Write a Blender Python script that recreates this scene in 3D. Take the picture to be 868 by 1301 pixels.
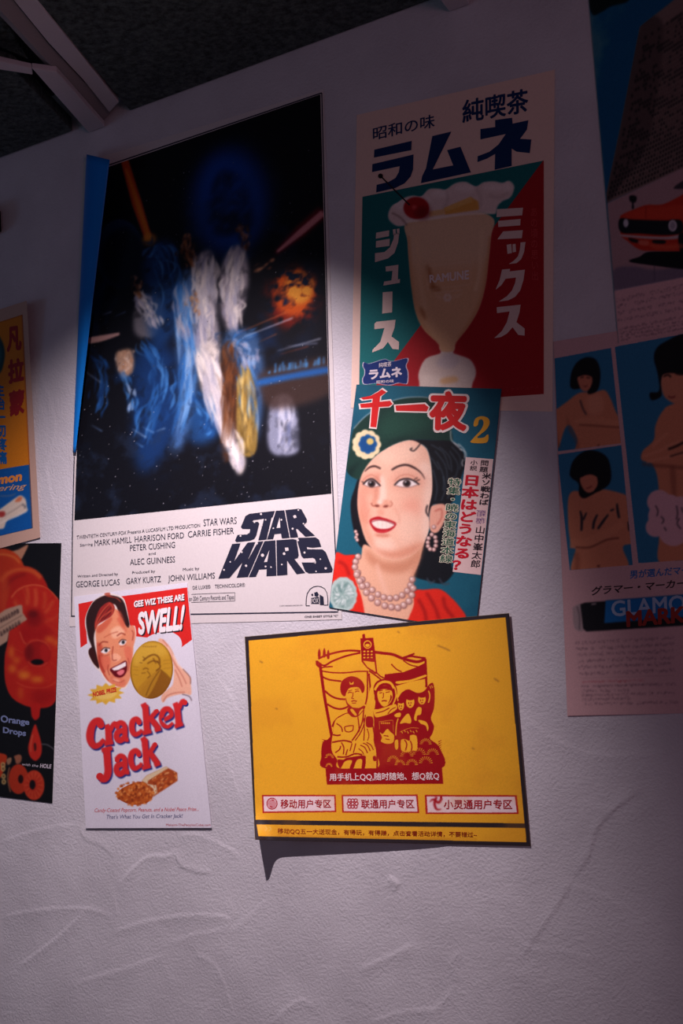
import bpy, bmesh, math, random
import numpy as np
from mathutils import Vector, Matrix

for _o in list(bpy.data.objects):
    bpy.data.objects.remove(_o)
SC = bpy.context.scene
COL = SC.collection

# ------------------------------------------------------------------ camera
# wall plane is Y = 0, the room is at Y < 0, Z up; numbers in metres
D = 1.95                      # camera to wall, square on
EYE = 1.55
FPX = 1565.04                 # focal length in pixels of the 868 x 1301 frame
YAW, PITCH, ROLL = math.radians(-31.5238), math.radians(5.9391), math.radians(-3.7460)
CF = Vector((math.sin(YAW) * math.cos(PITCH), math.cos(YAW) * math.cos(PITCH), math.sin(PITCH)))
_r = Vector((math.cos(YAW), -math.sin(YAW), 0))
_u = _r.cross(CF)
CR = math.cos(ROLL) * _r + math.sin(ROLL) * _u
CU = -math.sin(ROLL) * _r + math.cos(ROLL) * _u
cam_data = bpy.data.cameras.new('camera')
cam = bpy.data.objects.new('camera', cam_data)
COL.objects.link(cam)
cam_data.sensor_fit = 'HORIZONTAL'
cam_data.sensor_width = 24.0
cam_data.lens = FPX * 24.0 / 868.0
cam_data.clip_start = 0.01
M = Matrix((CR, CU, -CF)).transposed().to_4x4()
M.translation = Vector((0, -D, EYE))
cam.matrix_world = M
SC.camera = cam

# ------------------------------------------------------------------ world, lamps, exposure
SC.view_settings.view_transform = 'Standard'
SC.view_settings.look = 'None'
SC.view_settings.exposure = 0.0
SC.view_settings.gamma = 1.0
SC.view_settings.use_curve_mapping = False
world = bpy.data.worlds.new('world')
SC.world = world
world.use_nodes = True
world.node_tree.nodes['Background'].inputs[0].default_value = (0.48, 0.50, 0.68, 1)
world.node_tree.nodes['Background'].inputs[1].default_value = 0.135


def lamp(name, kind, loc, aim, energy, colour, **kw):
    l = bpy.data.lights.new(name, kind)
    l.energy = energy
    l.color = colour
    for k, v in kw.items():
        setattr(l, k, v)
    o = bpy.data.objects.new(name, l)
    COL.objects.link(o)
    o.location = loc
    if aim is not None:
        o.rotation_euler = (Vector(aim) - Vector(loc)).to_track_quat('-Z', 'Y').to_euler()
    return o


lamp('ceiling_spotlight', 'SPOT', (-1.17, -0.84, 2.60), (-1.60, 0.0, 1.34), 128, (1.0, 0.835, 0.91),
     spot_size=math.radians(76), spot_blend=1.0, shadow_soft_size=0.012)
lamp('pink_fill_light', 'AREA', (1.6, -2.9, 1.5), (-0.4, 0, 1.2), 8.0, (1.0, 0.42, 0.55), size=0.8)  # unseen fill lamp, added to tint the right side pink
lamp('blue_room_light', 'AREA', (-3.6, -1.6, 2.0), (-2.0, 0, 2.1), 1.2, (0.25, 0.5, 1.0), size=0.5)


# ------------------------------------------------------------------ measuring helpers
def rays(p):
    p = np.atleast_2d(np.asarray(p, float))
    a = (p[:, 0] - 434.0) / FPX
    b = -(p[:, 1] - 650.5) / FPX
    d = np.array(CF)[None] + a[:, None] * np.array(CR)[None] + b[:, None] * np.array(CU)[None]
    return d


def on_wall(p, lift=0.0):
    """pixel positions of the photograph -> points 'lift' metres in front of the wall"""
    d = rays(p)
    t = (D - np.asarray(lift, float)) / d[:, 1]
    return np.array((0, -D, EYE))[None] + d * t[:, None]


def on_height(p, z):
    d = rays(p)
    t = (z - EYE) / d[:, 2]
    return np.array((0, -D, EYE))[None] + d * np.asarray(t)[:, None]


def homography(src, dst):
    A, b = [], []
    for (x, y), (u, v) in zip(src, dst):
        A.append([x, y, 1, 0, 0, 0, -u * x, -u * y]); b.append(u)
        A.append([0, 0, 0, x, y, 1, -v * x, -v * y]); b.append(v)
    h = np.linalg.solve(np.array(A, float), np.array(b, float))
    return np.append(h, 1).reshape(3, 3)


def hmap(H, p):
    p = np.atleast_2d(np.asarray(p, float))
    q = np.c_[p, np.ones(len(p))] @ H.T
    return q[:, :2] / q[:, 2:]


UNIT = [(0, 0), (1, 0), (1, 1), (0, 1)]


def crop(x0, y0, k):
    """positions read in an enlarged detail -> pixels of the photograph (flat list or pairs)"""
    def f(*a):
        a = np.array(a, float).reshape(-1, 2)
        return a * k + np.array((x0, y0))
    return f


# ------------------------------------------------------------------ materials
def lin(c):
    c = np.asarray(c, float) / 255.0
    return np.where(c <= 0.04045, c / 12.92, ((c + 0.055) / 1.055) ** 2.4)


MATS = {}


def ink(rgb, rough=0.55, name=None):
    """flat printed ink or paper, with a little fibre noise"""
    key = (tuple(rgb), rough)
    if key in MATS:
        return MATS[key]
    m = bpy.data.materials.new(name or 'ink_%d_%d_%d' % tuple(rgb))
    m.use_nodes = True
    nt = m.node_tree
    b = nt.nodes['Principled BSDF']
    n = nt.nodes.new('ShaderNodeTexNoise'); n.inputs['Scale'].default_value = 260; n.inputs['Detail'].default_value = 3
    g = nt.nodes.new('ShaderNodeNewGeometry')
    nt.links.new(g.outputs['Position'], n.inputs['Vector'])
    mx = nt.nodes.new('ShaderNodeMix'); mx.data_type = 'RGBA'
    c = lin(rgb)
    mx.inputs['A'].default_value = (*(c * 0.93), 1)
    mx.inputs['B'].default_value = (*np.minimum(c * 1.07, 1), 1)
    nt.links.new(n.outputs['Fac'], mx.inputs['Factor'])
    nt.links.new(mx.outputs['Result'], b.inputs['Base Color'])
    b.inputs['Roughness'].default_value = rough
    b.inputs['Specular IOR Level'].default_value = 0.2
    MATS[key] = m
    return m


def print_material():
    if 'print' in MATS:
        return MATS['print']
    m = bpy.data.materials.new('printed_ink')
    m.use_nodes = True
    nt = m.node_tree
    b = nt.nodes['Principled BSDF']
    a = nt.nodes.new('ShaderNodeAttribute'); a.attribute_name = 'ink'
    n = nt.nodes.new('ShaderNodeTexNoise'); n.inputs['Scale'].default_value = 400; n.inputs['Detail'].default_value = 2
    g = nt.nodes.new('ShaderNodeNewGeometry')
    nt.links.new(g.outputs['Position'], n.inputs['Vector'])
    hv = nt.nodes.new('ShaderNodeHueSaturation')
    mr = nt.nodes.new('ShaderNodeMapRange'); mr.inputs['To Min'].default_value = 0.88; mr.inputs['To Max'].default_value = 1.12
    nt.links.new(n.outputs['Fac'], mr.inputs['Value'])
    nt.links.new(mr.outputs['Result'], hv.inputs['Value'])
    nt.links.new(a.outputs['Color'], hv.inputs['Color'])
    nt.links.new(hv.outputs['Color'], b.inputs['Base Color'])
    b.inputs['Roughness'].default_value = 0.55
    b.inputs['Specular IOR Level'].default_value = 0.2
    MATS['print'] = m
    return m


# ------------------------------------------------------------------ object helpers
def link_mesh(name, verts, faces, mat, parent=None):
    me = bpy.data.meshes.new(name)
    verts = np.asarray(verts, float)
    me.from_pydata([tuple(v) for v in verts], [], [tuple(int(i) for i in f) for f in faces])
    me.update()
    o = bpy.data.objects.new(name, me)
    COL.objects.link(o)
    if mat is not None:
        me.materials.append(mat)
    if parent is not None:
        o.parent = parent
    return o


def grid_mesh(name, pts, nx, ny, mat, parent=None, smooth=True):
    """pts: (ny, nx, 3) grid"""
    me = bpy.data.meshes.new(name)
    v = np.ascontiguousarray(pts.reshape(-1, 3), dtype=np.float32)
    idx = np.arange(nx * ny).reshape(ny, nx)
    f = np.stack([idx[1:, :-1], idx[1:, 1:], idx[:-1, 1:], idx[:-1, :-1]], -1).reshape(-1, 4)
    me.vertices.add(len(v)); me.vertices.foreach_set('co', v.ravel())
    me.loops.add(f.size); me.loops.foreach_set('vertex_index', f.ravel().astype(np.int32))
    me.polygons.add(len(f))
    me.polygons.foreach_set('loop_start', (np.arange(len(f)) * 4).astype(np.int32))
    me.polygons.foreach_set('loop_total', np.full(len(f), 4, np.int32))
    me.update(calc_edges=True)
    if smooth:
        me.polygons.foreach_set('use_smooth', np.ones(len(f), bool))
    o = bpy.data.objects.new(name, me)
    COL.objects.link(o)
    me.materials.append(mat)
    if parent is not None:
        o.parent = parent
    return o


def tag(o, label=None, cat=None, group=None, kind=None):
    if label: o['label'] = label
    if cat: o['category'] = cat
    if group: o['group'] = group
    if kind: o['kind'] = kind
    return o


def smooth_curve(p, n=6, closed=True):
    """Catmull-Rom through the points"""
    p = np.asarray(p, float)
    k = len(p)
    if k < 3:
        return p
    out = []
    rng = range(k) if closed else range(k - 1)
    for i in rng:
        if closed:
            a, b, c, d = p[(i - 1) % k], p[i], p[(i + 1) % k], p[(i + 2) % k]
        else:
            a, b, c, d = p[max(i - 1, 0)], p[i], p[i + 1], p[min(i + 2, k - 1)]
        for j in range(n):
            t = j / n
            out.append(0.5 * ((2 * b) + (c - a) * t + (2 * a - 5 * b + 4 * c - d) * t * t + (3 * b - a - 3 * c + d) * t ** 3))
    if not closed:
        out.append(p[-1])
    return np.array(out)


def absorb(o, *others):
    """bring the meshes of the others (same parent frame) into o, keeping their inks"""
    bm = bmesh.new()
    for k, x in enumerate((o,) + others):
        n = len(bm.faces)
        bm.from_mesh(x.data)
        bm.faces.ensure_lookup_table()
        for f in bm.faces[n:]:
            f.material_index = k
    for x in others:
        o.data.materials.append(x.data.materials[0])
        bpy.data.objects.remove(x)
    bm.to_mesh(o.data); bm.free()
    return o


# ------------------------------------------------------------------ paper sheets
LAYER = 0.00012


class Sheet:
    """a sheet of paper on the wall: corners TL TR BR BL in photograph pixels, lift(u, v) metres off the wall"""
    def __init__(self, name, label, cat, corners, base, paper, lift=None, group=None, n=40, back=None, edge=None):
        self.H = homography(UNIT, corners)
        self.Hi = homography(corners, UNIT)
        self.base = base
        self.lf = lift
        c = on_wall([np.mean(corners, 0)], 0)[0]
        self.root = bpy.data.objects.new(name, None)
        COL.objects.link(self.root)
        self.root.location = c
        self.root.empty_display_size = 0.05
        self.c = c
        tag(self.root, label, cat, group)
        # the paper itself, front, back and rim
        nx, ny = n, int(n * 1.3)
        u, v = np.meshgrid(np.linspace(0, 1, nx), np.linspace(0, 1, ny))
        uv = np.c_[u.ravel(), v.ravel()]
        if edge is not None:
            uv2 = edge(uv)
        else:
            uv2 = uv
        px = hmap(self.H, uv2)
        fr = on_wall(px, np.maximum(self.lift_uv(uv2) - 0.0004, 0.0006)) - c
        bk = on_wall(px, np.maximum(self.lift_uv(uv2) - 0.0008, 0.0002)) - c
        idx = np.arange(nx * ny).reshape(ny, nx)
        q = np.stack([idx[1:, :-1], idx[1:, 1:], idx[:-1, 1:], idx[:-1, :-1]], -1).reshape(-1, 4)
        N = nx * ny
        rim = list(idx[0, :]) + list(idx[1:, -1]) + list(idx[-1, -2::-1]) + list(idx[-2:0:-1, 0])
        faces = q.tolist() + (q[:, ::-1] + N).tolist()
        k, nr = 2 * N, len(rim)
        for i in range(nr):
            j = (i + 1) % nr
            faces.append([k + i, k + j, k + nr + j, k + nr + i])
        o = link_mesh('paper_sheet', np.r_[fr, bk, fr[rim], bk[rim]], faces, paper, self.root)
        sm = np.ones(len(faces), bool); sm[2 * len(q):] = False
        o.data.polygons.foreach_set('use_smooth', sm)
        self.paper = o

    def lift_uv(self, uv):
        uv = np.atleast_2d(uv)
        l = np.full(len(uv), self.base)
        if self.lf is not None:
            l = l + self.lf(np.clip(uv[:, 0], 0, 1), np.clip(uv[:, 1], 0, 1))
        return l

    def pt(self, px, layer=1.0):
        return on_wall(px, self.lift_uv(hmap(self.Hi, px)) + layer * LAYER) - self.c

    # flat printed shapes (lists of closed outlines in pixels; several outlines = several patches)
    def flat(self, name, outlines, mat, layer=1, parent=None, longest=14.0):
        bm = bmesh.new()
        for pl in outlines:
            pl = np.asarray(pl, float).reshape(-1, 2)
            vs = [bm.verts.new((x, -y, 0)) for x, y in pl]
            try:
                bm.faces.new(vs)
            except ValueError:
                pass
        bmesh.ops.triangulate(bm, faces=bm.faces[:])
        for _ in range(7):
            es = [e for e in bm.edges if e.calc_length() > longest]
            if not es:
                break
            bmesh.ops.subdivide_edges(bm, edges=es, cuts=1)
            bmesh.ops.triangulate(bm, faces=bm.faces[:])
        return self._finish(name, bm, mat, layer, parent)

    def _finish(self, name, bm, mat, layer, parent):
        bm.verts.ensure_lookup_table()
        P = np.array([(v.co.x, -v.co.y) for v in bm.verts])
        W = self.pt(P, layer)
        for v, w in zip(bm.verts, W):
            v.co = w
        for f in bm.faces:
            f.normal_update()
            if f.normal.y > 0:
                f.normal_flip()
        me = bpy.data.meshes.new(name)
        bm.to_mesh(me); bm.free()
        me.materials.append(mat)
        o = bpy.data.objects.new(name, me)
        COL.objects.link(o)
        o.parent = parent or self.root
        return o

    def letters(self, name, runs, mat, layer=3, parent=None):
        """one object per line of text; a run is (points, faces) or a list of such single characters"""
        out = None
        for r in runs:
            V, F, k = [], [], 0
            for v, f in (r if isinstance(r, list) else [r]):
                V.append(v); F += [[i + k for i in t] for t in f]; k += len(v)
            P = np.concatenate(V)
            W = self.pt(P[:, :2], layer + P[:, 2])
            out = link_mesh(name, W, F, mat, parent or self.root)
            bm = bmesh.new(); bm.from_mesh(out.data)
            for f in bm.faces:
                f.normal_update()
                if f.normal.y > 0:
                    f.normal_flip()
            bm.to_mesh(out.data); bm.free()
        return out


# ------------------------------------------------------------------ lettering
GLYPH = {}


def glyphs(s, bold=0.0, shear=0.0):
    """outline of a text as (x, y, layer) and faces; bold strikes the text again around itself"""
    key = (s, bold, shear)
    if key not in GLYPH:
        c = bpy.data.curves.new('lettering', 'FONT')
        c.body = s; c.resolution_u = 3; c.shear = shear
        o = bpy.data.objects.new('lettering', c)
        COL.objects.link(o)
        dg = bpy.context.evaluated_depsgraph_get(); dg.update()
        me = bpy.data.meshes.new_from_object(o.evaluated_get(dg))
        v = np.zeros(len(me.vertices) * 3); me.vertices.foreach_get('co', v)
        f = [list(p.vertices) for p in me.polygons]
        bpy.data.objects.remove(o); bpy.data.curves.remove(c); bpy.data.meshes.remove(me)
        v = v.reshape(-1, 3).copy(); v[:, 2] = 0
        if bold:
            V, F = [v], list(f)
            n = 12 if bold > .05 else 8
            for i in range(n):
                t = 2 * math.pi * i / n
                V.append(v + np.array((bold * math.cos(t), bold * math.sin(t), 0.09 * (i + 1))))
                F += [[j + len(v) * (i + 1) for j in q] for q in f]
            v, f = np.concatenate(V), F
        GLYPH[key] = (v, f)
    return GLYPH[key]


def fit(s, quad, bold=0.0, shear=0.0):
    """glyphs stretched so that their box fills the quad TL TR BR BL (pixels)"""
    v, f = glyphs(s, bold, shear)
    q = np.asarray(quad, float).reshape(4, 2)
    lo, hi = v.min(0), v.max(0)
    a = (v[:, :1] - lo[0]) / max(hi[0] - lo[0], 1e-6)
    b = (hi[1] - v[:, 1:2]) / max(hi[1] - lo[1], 1e-6)
    p = (1 - b) * ((1 - a) * q[0] + a * q[1]) + b * ((1 - a) * q[3] + a * q[2])
    return np.c_[p, v[:, 2]], f


def line(s, x0, y0, x1, y1, h, bold=0.0, up=(0.0, -1.0), shear=0.0):
    """text on a baseline from (x0, y0) to (x1, y1), capitals h pixels tall"""
    v, f = glyphs(s, bold, shear)
    lo, hi = v[:, 0].min(), v[:, 0].max()
    cap = 0.73
    a = ((v[:, 0] - lo) / (hi - lo))[:, None]
    p = (1 - a) * np.array((x0, y0)) + a * np.array((x1, y1)) + (v[:, 1:2] / cap) * h * np.array(up)
    return np.c_[p, v[:, 2]], f


def column(s, x0, y0, x1, y1, w, bold=0.0, across=(1.0, 0.0), fillc=0.95):
    """characters set downwards from top centre (x0, y0) to bottom centre (x1, y1), w pixels wide"""
    n = len(s)
    A, B = np.array((x0, y0), float), np.array((x1, y1), float)
    ac = np.array(across, float)
    out = []
    for i, ch in enumerate(s):
        if ch == ' ':
            continue
        t, b_ = A + (B - A) * (i / n), A + (B - A) * ((i + 1) / n)
        if ch in 'ー｜':
            m, d = (t + b_) / 2, (b_ - t) * 0.42
            q = np.array([m - d - ac * w * .1, m - d + ac * w * .1, m + d + ac * w * .1, m + d - ac * w * .1])
            out.append((np.c_[q, np.zeros(4)], [[0, 1, 2, 3]])); continue
        v, f = glyphs(ch, bold)
        a = v[:, :1] - 0.5 if ord(ch) > 255 else v[:, :1] - (v[:, 0].min() + v[:, 0].max()) / 2
        b = (0.88 - v[:, 1:2] - 0.5) * fillc + 0.5
        p = t + (b_ - t) * b + ac * w * a
        out.append((np.c_[p, v[:, 2]], f))
    return out


# ------------------------------------------------------------------ painted prints
def blur2(a, r):
    """three box blurs, radius r in cells"""
    r = int(round(r))
    if r < 1:
        return a
    for ax in (0, 1):
        for _ in range(3):
            pad = [(r + 1, r) if i == ax else (0, 0) for i in range(2)]
            c = np.cumsum(np.pad(a, pad, mode='edge'), axis=ax)
            n = a.shape[ax]
            hi = np.take(c, np.arange(2 * r + 1, 2 * r + 1 + n), axis=ax)
            lo = np.take(c, np.arange(0, n), axis=ax)
            a = (hi - lo) / (2 * r + 1)
    return a


class Print:
    """an illustration printed on a sheet, painted shape over shape on a fine grid of ink dots"""
    def __init__(self, sheet, corners, ground, res=1.4):
        self.s = sheet
        q = np.asarray(corners, float)
        self.W = int(max(np.linalg.norm(q[1] - q[0]), np.linalg.norm(q[2] - q[3])) * res) + 2
        self.Hh = int(max(np.linalg.norm(q[3] - q[0]), np.linalg.norm(q[2] - q[1])) * res) + 2
        self.res = res
        dst = [(0, 0), (self.W - 1, 0), (self.W - 1, self.Hh - 1), (0, self.Hh - 1)]
        self.to = homography(corners, dst)
        self.back = homography(dst, corners)
        self.a = np.empty((self.Hh, self.W, 3)); self.a[:] = ground
        self.rng = np.random.default_rng(5)

    def _cover(self, c, ss=3):
        lo = np.maximum(np.floor(c.min(0)).astype(int) - 1, 0)
        hi = np.minimum(np.ceil(c.max(0)).astype(int) + 2, (self.W, self.Hh))
        if (hi <= lo).any():
            return None
        w, h = hi - lo
        if w * h > 60000:
            ss = 2
        xs = lo[0] - 0.5 + (np.arange(w * ss) + 0.5) / ss
        ys = lo[1] - 0.5 + (np.arange(h * ss) + 0.5) / ss
        cnt = np.zeros((h * ss, w * ss), np.int16)
        x0, y0 = c[:, 0], c[:, 1]
        x1, y1 = np.roll(x0, -1), np.roll(y0, -1)
        for a, b, e, d in zip(x0, y0, x1, y1):
            if b == d:
                continue
            r0, r1 = (b, d) if b < d else (d, b)
            rows = np.nonzero((ys >= r0) & (ys < r1))[0]
            if not len(rows):
                continue
            xi = a + (ys[rows] - b) / (d - b) * (e - a)
            k = np.searchsorted(xs, xi)
            ok = k < w * ss
            np.add.at(cnt, (rows[ok], k[ok]), 1)
        m = (np.cumsum(cnt, 1) % 2).astype(float)
        m = m.reshape(h, ss, w, ss).mean((1, 3))
        return lo, hi, m

    def _put(self, lo, hi, m, col):
        v = self.a[lo[1]:hi[1], lo[0]:hi[0]]
        v += (np.asarray(col, float) - v) * m[..., None]

    def fill(self, pts, col, soft=0.0, alpha=1.0, smooth=True, clip=None):
        p = np.asarray(pts, float).reshape(-1, 2)
        if smooth and len(p) > 2:
            p = smooth_curve(p, 6)
        c = hmap(self.to, p)
        r = self._cover(c)
        if r is None:
            return self
        lo, hi, m = r
        if soft:
            k = max(1, int(round(soft * self.res * 0.55)))
            pad = k * 3 + 1
            lo2 = np.maximum(lo - pad, 0); hi2 = np.minimum(hi + pad, (self.W, self.Hh))
            big = np.zeros((hi2[1] - lo2[1], hi2[0] - lo2[0]))
            big[lo[1] - lo2[1]:hi[1] - lo2[1], lo[0] - lo2[0]:hi[0] - lo2[0]] = m
            m, lo, hi = blur2(big, k), lo2, hi2
        if clip is not None:
            m = m * clip[lo[1]:hi[1], lo[0]:hi[0]]
        self._put(lo, hi, m * alpha, col)
        return self

    def poly(self, pts, col, soft=0.0, alpha=1.0, clip=None):
        return self.fill(pts, col, soft, alpha, False, clip)

    def mask(self, pts, smooth=True, soft=0.0):
        p = np.asarray(pts, float).reshape(-1, 2)
        if smooth:
            p = smooth_curve(p, 6)
        M_ = np.zeros((self.Hh, self.W))
        r = self._cover(hmap(self.to, p))
        if r is not None:
            lo, hi, m = r
            M_[lo[1]:hi[1], lo[0]:hi[0]] = m
        return blur2(M_, soft * self.res * .55) if soft else M_

    def ell(self, x, y, rx, ry, col, soft=0.0, alpha=1.0, rot=0.0, clip=None):
        t = np.linspace(0, 2 * np.pi, 40, endpoint=False)
        c, s = math.cos(rot), math.sin(rot)
        px, py = rx * np.cos(t), ry * np.sin(t)
        return self.fill(np.c_[x + c * px - s * py, y + s * px + c * py], col, soft, alpha, False, clip)

    def stroke(self, pts, w, col, soft=0.0, alpha=1.0, smooth=True, taper=(1, 1), clip=None):
        p = np.asarray(pts, float).reshape(-1, 2)
        if smooth and len(p) > 2:
            p = smooth_curve(p, 6, closed=False)
        d = np.gradient(p, axis=0)
        n = np.c_[-d[:, 1], d[:, 0]] / np.maximum(np.linalg.norm(d, axis=1), 1e-9)[:, None]
        t = np.linspace(0, 1, len(p))
        ww = w * 0.5 * (1 - (1 - np.interp(t, (0, .5, 1), (taper[0], 1, taper[1]))))
        poly = np.r_[p + n * ww[:, None], (p - n * ww[:, None])[::-1]]
        return self.fill(poly, col, soft, alpha, False, clip)

    def grain(self, amount, blur=0):
        n = self.rng.normal(0, 1, (self.Hh, self.W))
        if blur:
            n = blur2(n, blur); n /= max(n.std(), 1e-9)
        self.a += n[..., None] * amount
        return self

    def cloud(self, scale, seed=1):
        """smooth 0..1 noise over the whole print"""
        r = np.random.default_rng(seed)
        o = np.zeros((self.Hh, self.W)); amp = 1.0
        for k in (1, .5, .25, .12):
            n = blur2(r.normal(0, 1, (self.Hh, self.W)), max(1, scale * k * self.res))
            o += amp * n / max(n.std(), 1e-9); amp *= 0.55
        o = (o - o.mean()) / o.std()
        return np.clip(o * 0.22 + 0.5, 0, 1)

    def blend(self, m, col):
        self.a += (np.asarray(col, float) - self.a) * m[..., None]
        return self

    def build(self, name, layer=1, parent=None):
        xx, yy = np.meshgrid(np.arange(self.W), np.arange(self.Hh))
        px = hmap(self.back, np.c_[xx.ravel(), yy.ravel()])
        pts = self.s.pt(px, layer).reshape(self.Hh, self.W, 3)
        o = grid_mesh(name, pts, self.W, self.Hh, print_material(), parent or self.s.root)
        at = o.data.color_attributes.new('ink', 'FLOAT_COLOR', 'POINT')
        rgba = np.ones((self.W * self.Hh, 4), np.float32)
        rgba[:, :3] = lin(np.clip(self.a, 0, 255)).reshape(-1, 3)
        at.data.foreach_set('color', rgba.ravel())
        return o
# ================================================================== the room
CEIL = EYE + 0.592 * D        # about 2.70 m


def plaster():
    m = bpy.data.materials.new('trowelled_plaster')
    m.use_nodes = True
    nt = m.node_tree
    b = nt.nodes['Principled BSDF']
    g = nt.nodes.new('ShaderNodeNewGeometry')
    n1 = nt.nodes.new('ShaderNodeTexNoise'); n1.inputs['Scale'].default_value = 7; n1.inputs['Detail'].default_value = 6
    r = nt.nodes.new('ShaderNodeValToRGB')
    r.color_ramp.elements[0].position = 0.3; r.color_ramp.elements[0].color = (0.55, 0.53, 0.56, 1)
    r.color_ramp.elements[1].position = 0.75; r.color_ramp.elements[1].color = (0.66, 0.64, 0.67, 1)
    n2 = nt.nodes.new('ShaderNodeTexNoise'); n2.inputs['Scale'].default_value = 190; n2.inputs['Detail'].default_value = 4; n2.inputs['Roughness'].default_value = 0.6
    n3 = nt.nodes.new('ShaderNodeTexNoise'); n3.inputs['Scale'].default_value = 16; n3.inputs['Detail'].default_value = 3; n3.inputs['Distortion'].default_value = 1.2
    b1 = nt.nodes.new('ShaderNodeBump'); b1.inputs['Strength'].default_value = 0.75; b1.inputs['Distance'].default_value = 0.0022
    b2 = nt.nodes.new('ShaderNodeBump'); b2.inputs['Strength'].default_value = 0.35; b2.inputs['Distance'].default_value = 0.004
    for n in (n1, n2, n3):
        nt.links.new(g.outputs['Position'], n.inputs['Vector'])
    nt.links.new(n1.outputs['Fac'], r.inputs['Fac'])
    nt.links.new(r.outputs['Color'], b.inputs['Base Color'])
    nt.links.new(n3.outputs['Fac'], b2.inputs['Height'])
    nt.links.new(n2.outputs['Fac'], b1.inputs['Height'])
    nt.links.new(b2.outputs['Normal'], b1.inputs['Normal'])
    nt.links.new(b1.outputs['Normal'], b.inputs['Normal'])
    b.inputs['Roughness'].default_value = 0.75
    b.inputs['Specular IOR Level'].default_value = 0.25
    return m


def rough_board(name, dark, light, scale):
    m = bpy.data.materials.new(name)
    m.use_nodes = True
    nt = m.node_tree
    b = nt.nodes['Principled BSDF']
    g = nt.nodes.new('ShaderNodeNewGeometry')
    n = nt.nodes.new('ShaderNodeTexNoise'); n.inputs['Scale'].default_value = scale; n.inputs['Detail'].default_value = 5; n.inputs['Roughness'].default_value = 0.7
    r = nt.nodes.new('ShaderNodeValToRGB')
    r.color_ramp.elements[0].position = 0.35; r.color_ramp.elements[0].color = (*dark, 1)
    r.color_ramp.elements[1].position = 0.7; r.color_ramp.elements[1].color = (*light, 1)
    bp = nt.nodes.new('ShaderNodeBump'); bp.inputs['Strength'].default_value = 0.9; bp.inputs['Distance'].default_value = 0.01
    nt.links.new(g.outputs['Position'], n.inputs['Vector'])
    nt.links.new(n.outputs['Fac'], r.inputs['Fac'])
    nt.links.new(r.outputs['Color'], b.inputs['Base Color'])
    nt.links.new(n.outputs['Fac'], bp.inputs['Height'])
    nt.links.new(bp.outputs['Normal'], b.inputs['Normal'])
    b.inputs['Roughness'].default_value = 0.9
    return m


PLASTER = plaster()


def ridge_height(X, Z):
    """trowel marks: thin one-sided ridges following traced strokes"""
    h = np.zeros_like(X)
    c = crop(0, 1000, 0.5)
    d = crop(434, 1000, 0.5)
    strokes = [
        (c(0, 330, 60, 318, 150, 308, 230, 310, 290, 330), 1.0, 1), (c(215, 315, 160, 370, 110, 410, 40, 460), 1.3, -1),
        (c(270, 375, 340, 350, 420, 332, 500, 325, 570, 330, 590, 345), 1.0, 1), (c(590, 345, 550, 365, 490, 375, 420, 400), .7, -1),
        (c(300, 250, 340, 205, 380, 175, 420, 175, 450, 160), 1.5, 1), (c(445, 165, 460, 200, 500, 215, 540, 220), 1.2, -1),
        (c(450, 125, 500, 120, 560, 145, 620, 180), .9, 1), (c(180, 500, 270, 475, 350, 450, 430, 420), .8, 1),
        (c(490, 420, 540, 445, 570, 500, 600, 595), .7, 1), (c(0, 140, 60, 120, 140, 100, 200, 95), .7, 1),
        (c(200, 95, 215, 130, 260, 150, 290, 180), .9, -1), (c(690, 600, 730, 560, 770, 540, 800, 560), .9, 1),
        (c(580, 370, 630, 330, 680, 285), .6, 1), (c(290, 270, 300, 330), .6, 1),
        (d(770, 0, 700, 50, 650, 105, 630, 170, 590, 230), 1.3, 1), (d(590, 230, 550, 300, 500, 370, 450, 450), .9, 1),
        (d(40, 465, 110, 435, 190, 395), 1.0, 1), (d(300, 415, 275, 450, 290, 500), .7, -1), (d(120, 225, 150, 250), 2.0, 1),
        (d(60, 600, 160, 570, 240, 560, 290, 500), .8, 1), (d(580, 250, 660, 270, 720, 310), .5, 1), (d(460, 410, 560, 415, 650, 440), .5, 1),
        (crop(300, 0, .6543)(110, 150, 220, 100, 300, 70), .4, 1), (np.array([(690, 560), (720, 620), (690, 690)]), .5, 1),
        (np.array([(50, 470), (70, 540), (60, 600), (80, 680)]), .5, 1), (np.array([(640, 640), (690, 600), (700, 545)]), .6, -1),
        (np.array([(268, 850), (300, 900), (290, 960), (312, 1030)]), .6, 1), (np.array([(78, 800), (100, 880), (70, 930)]), .6, 1),
        (np.array([(660, 900), (690, 930), (760, 960), (868, 950)]), .6, 1),
    ]
    for s, amp, side in strokes:
        w = on_wall(smooth_curve(s, 5, closed=False))[:, [0, 2]]
        lo, hi = w.min(0) - 0.06, w.max(0) + 0.06
        sel = np.nonzero((X > lo[0]) & (X < hi[0]) & (Z > lo[1]) & (Z < hi[1]))
        if not len(sel[0]):
            continue
        p = np.c_[X[sel], Z[sel]]
        best = np.full(len(p), 9.0); sg = np.zeros(len(p)); tt = np.zeros(len(p))
        n = len(w) - 1
        for i in range(n):
            a, b = w[i], w[i + 1]
            ab = b - a
            t = np.clip(((p - a) @ ab) / max(ab @ ab, 1e-12), 0, 1)
            q = p - (a + t[:, None] * ab)
            dd = np.hypot(q[:, 0], q[:, 1])
            cr = ab[0] * q[:, 1] - ab[1] * q[:, 0]
            m = dd < best
            best[m] = dd[m]; sg[m] = np.sign(cr[m]); tt[m] = (i + t[m]) / n
        end = np.clip(np.minimum(tt, 1 - tt) * 6, 0, 1)
        fall = np.where(sg * side > 0, 0.0022, 0.013)
        h[sel] += amp * 0.0011 * end * np.exp(-(best / fall) ** 1.4)
    return h


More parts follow.
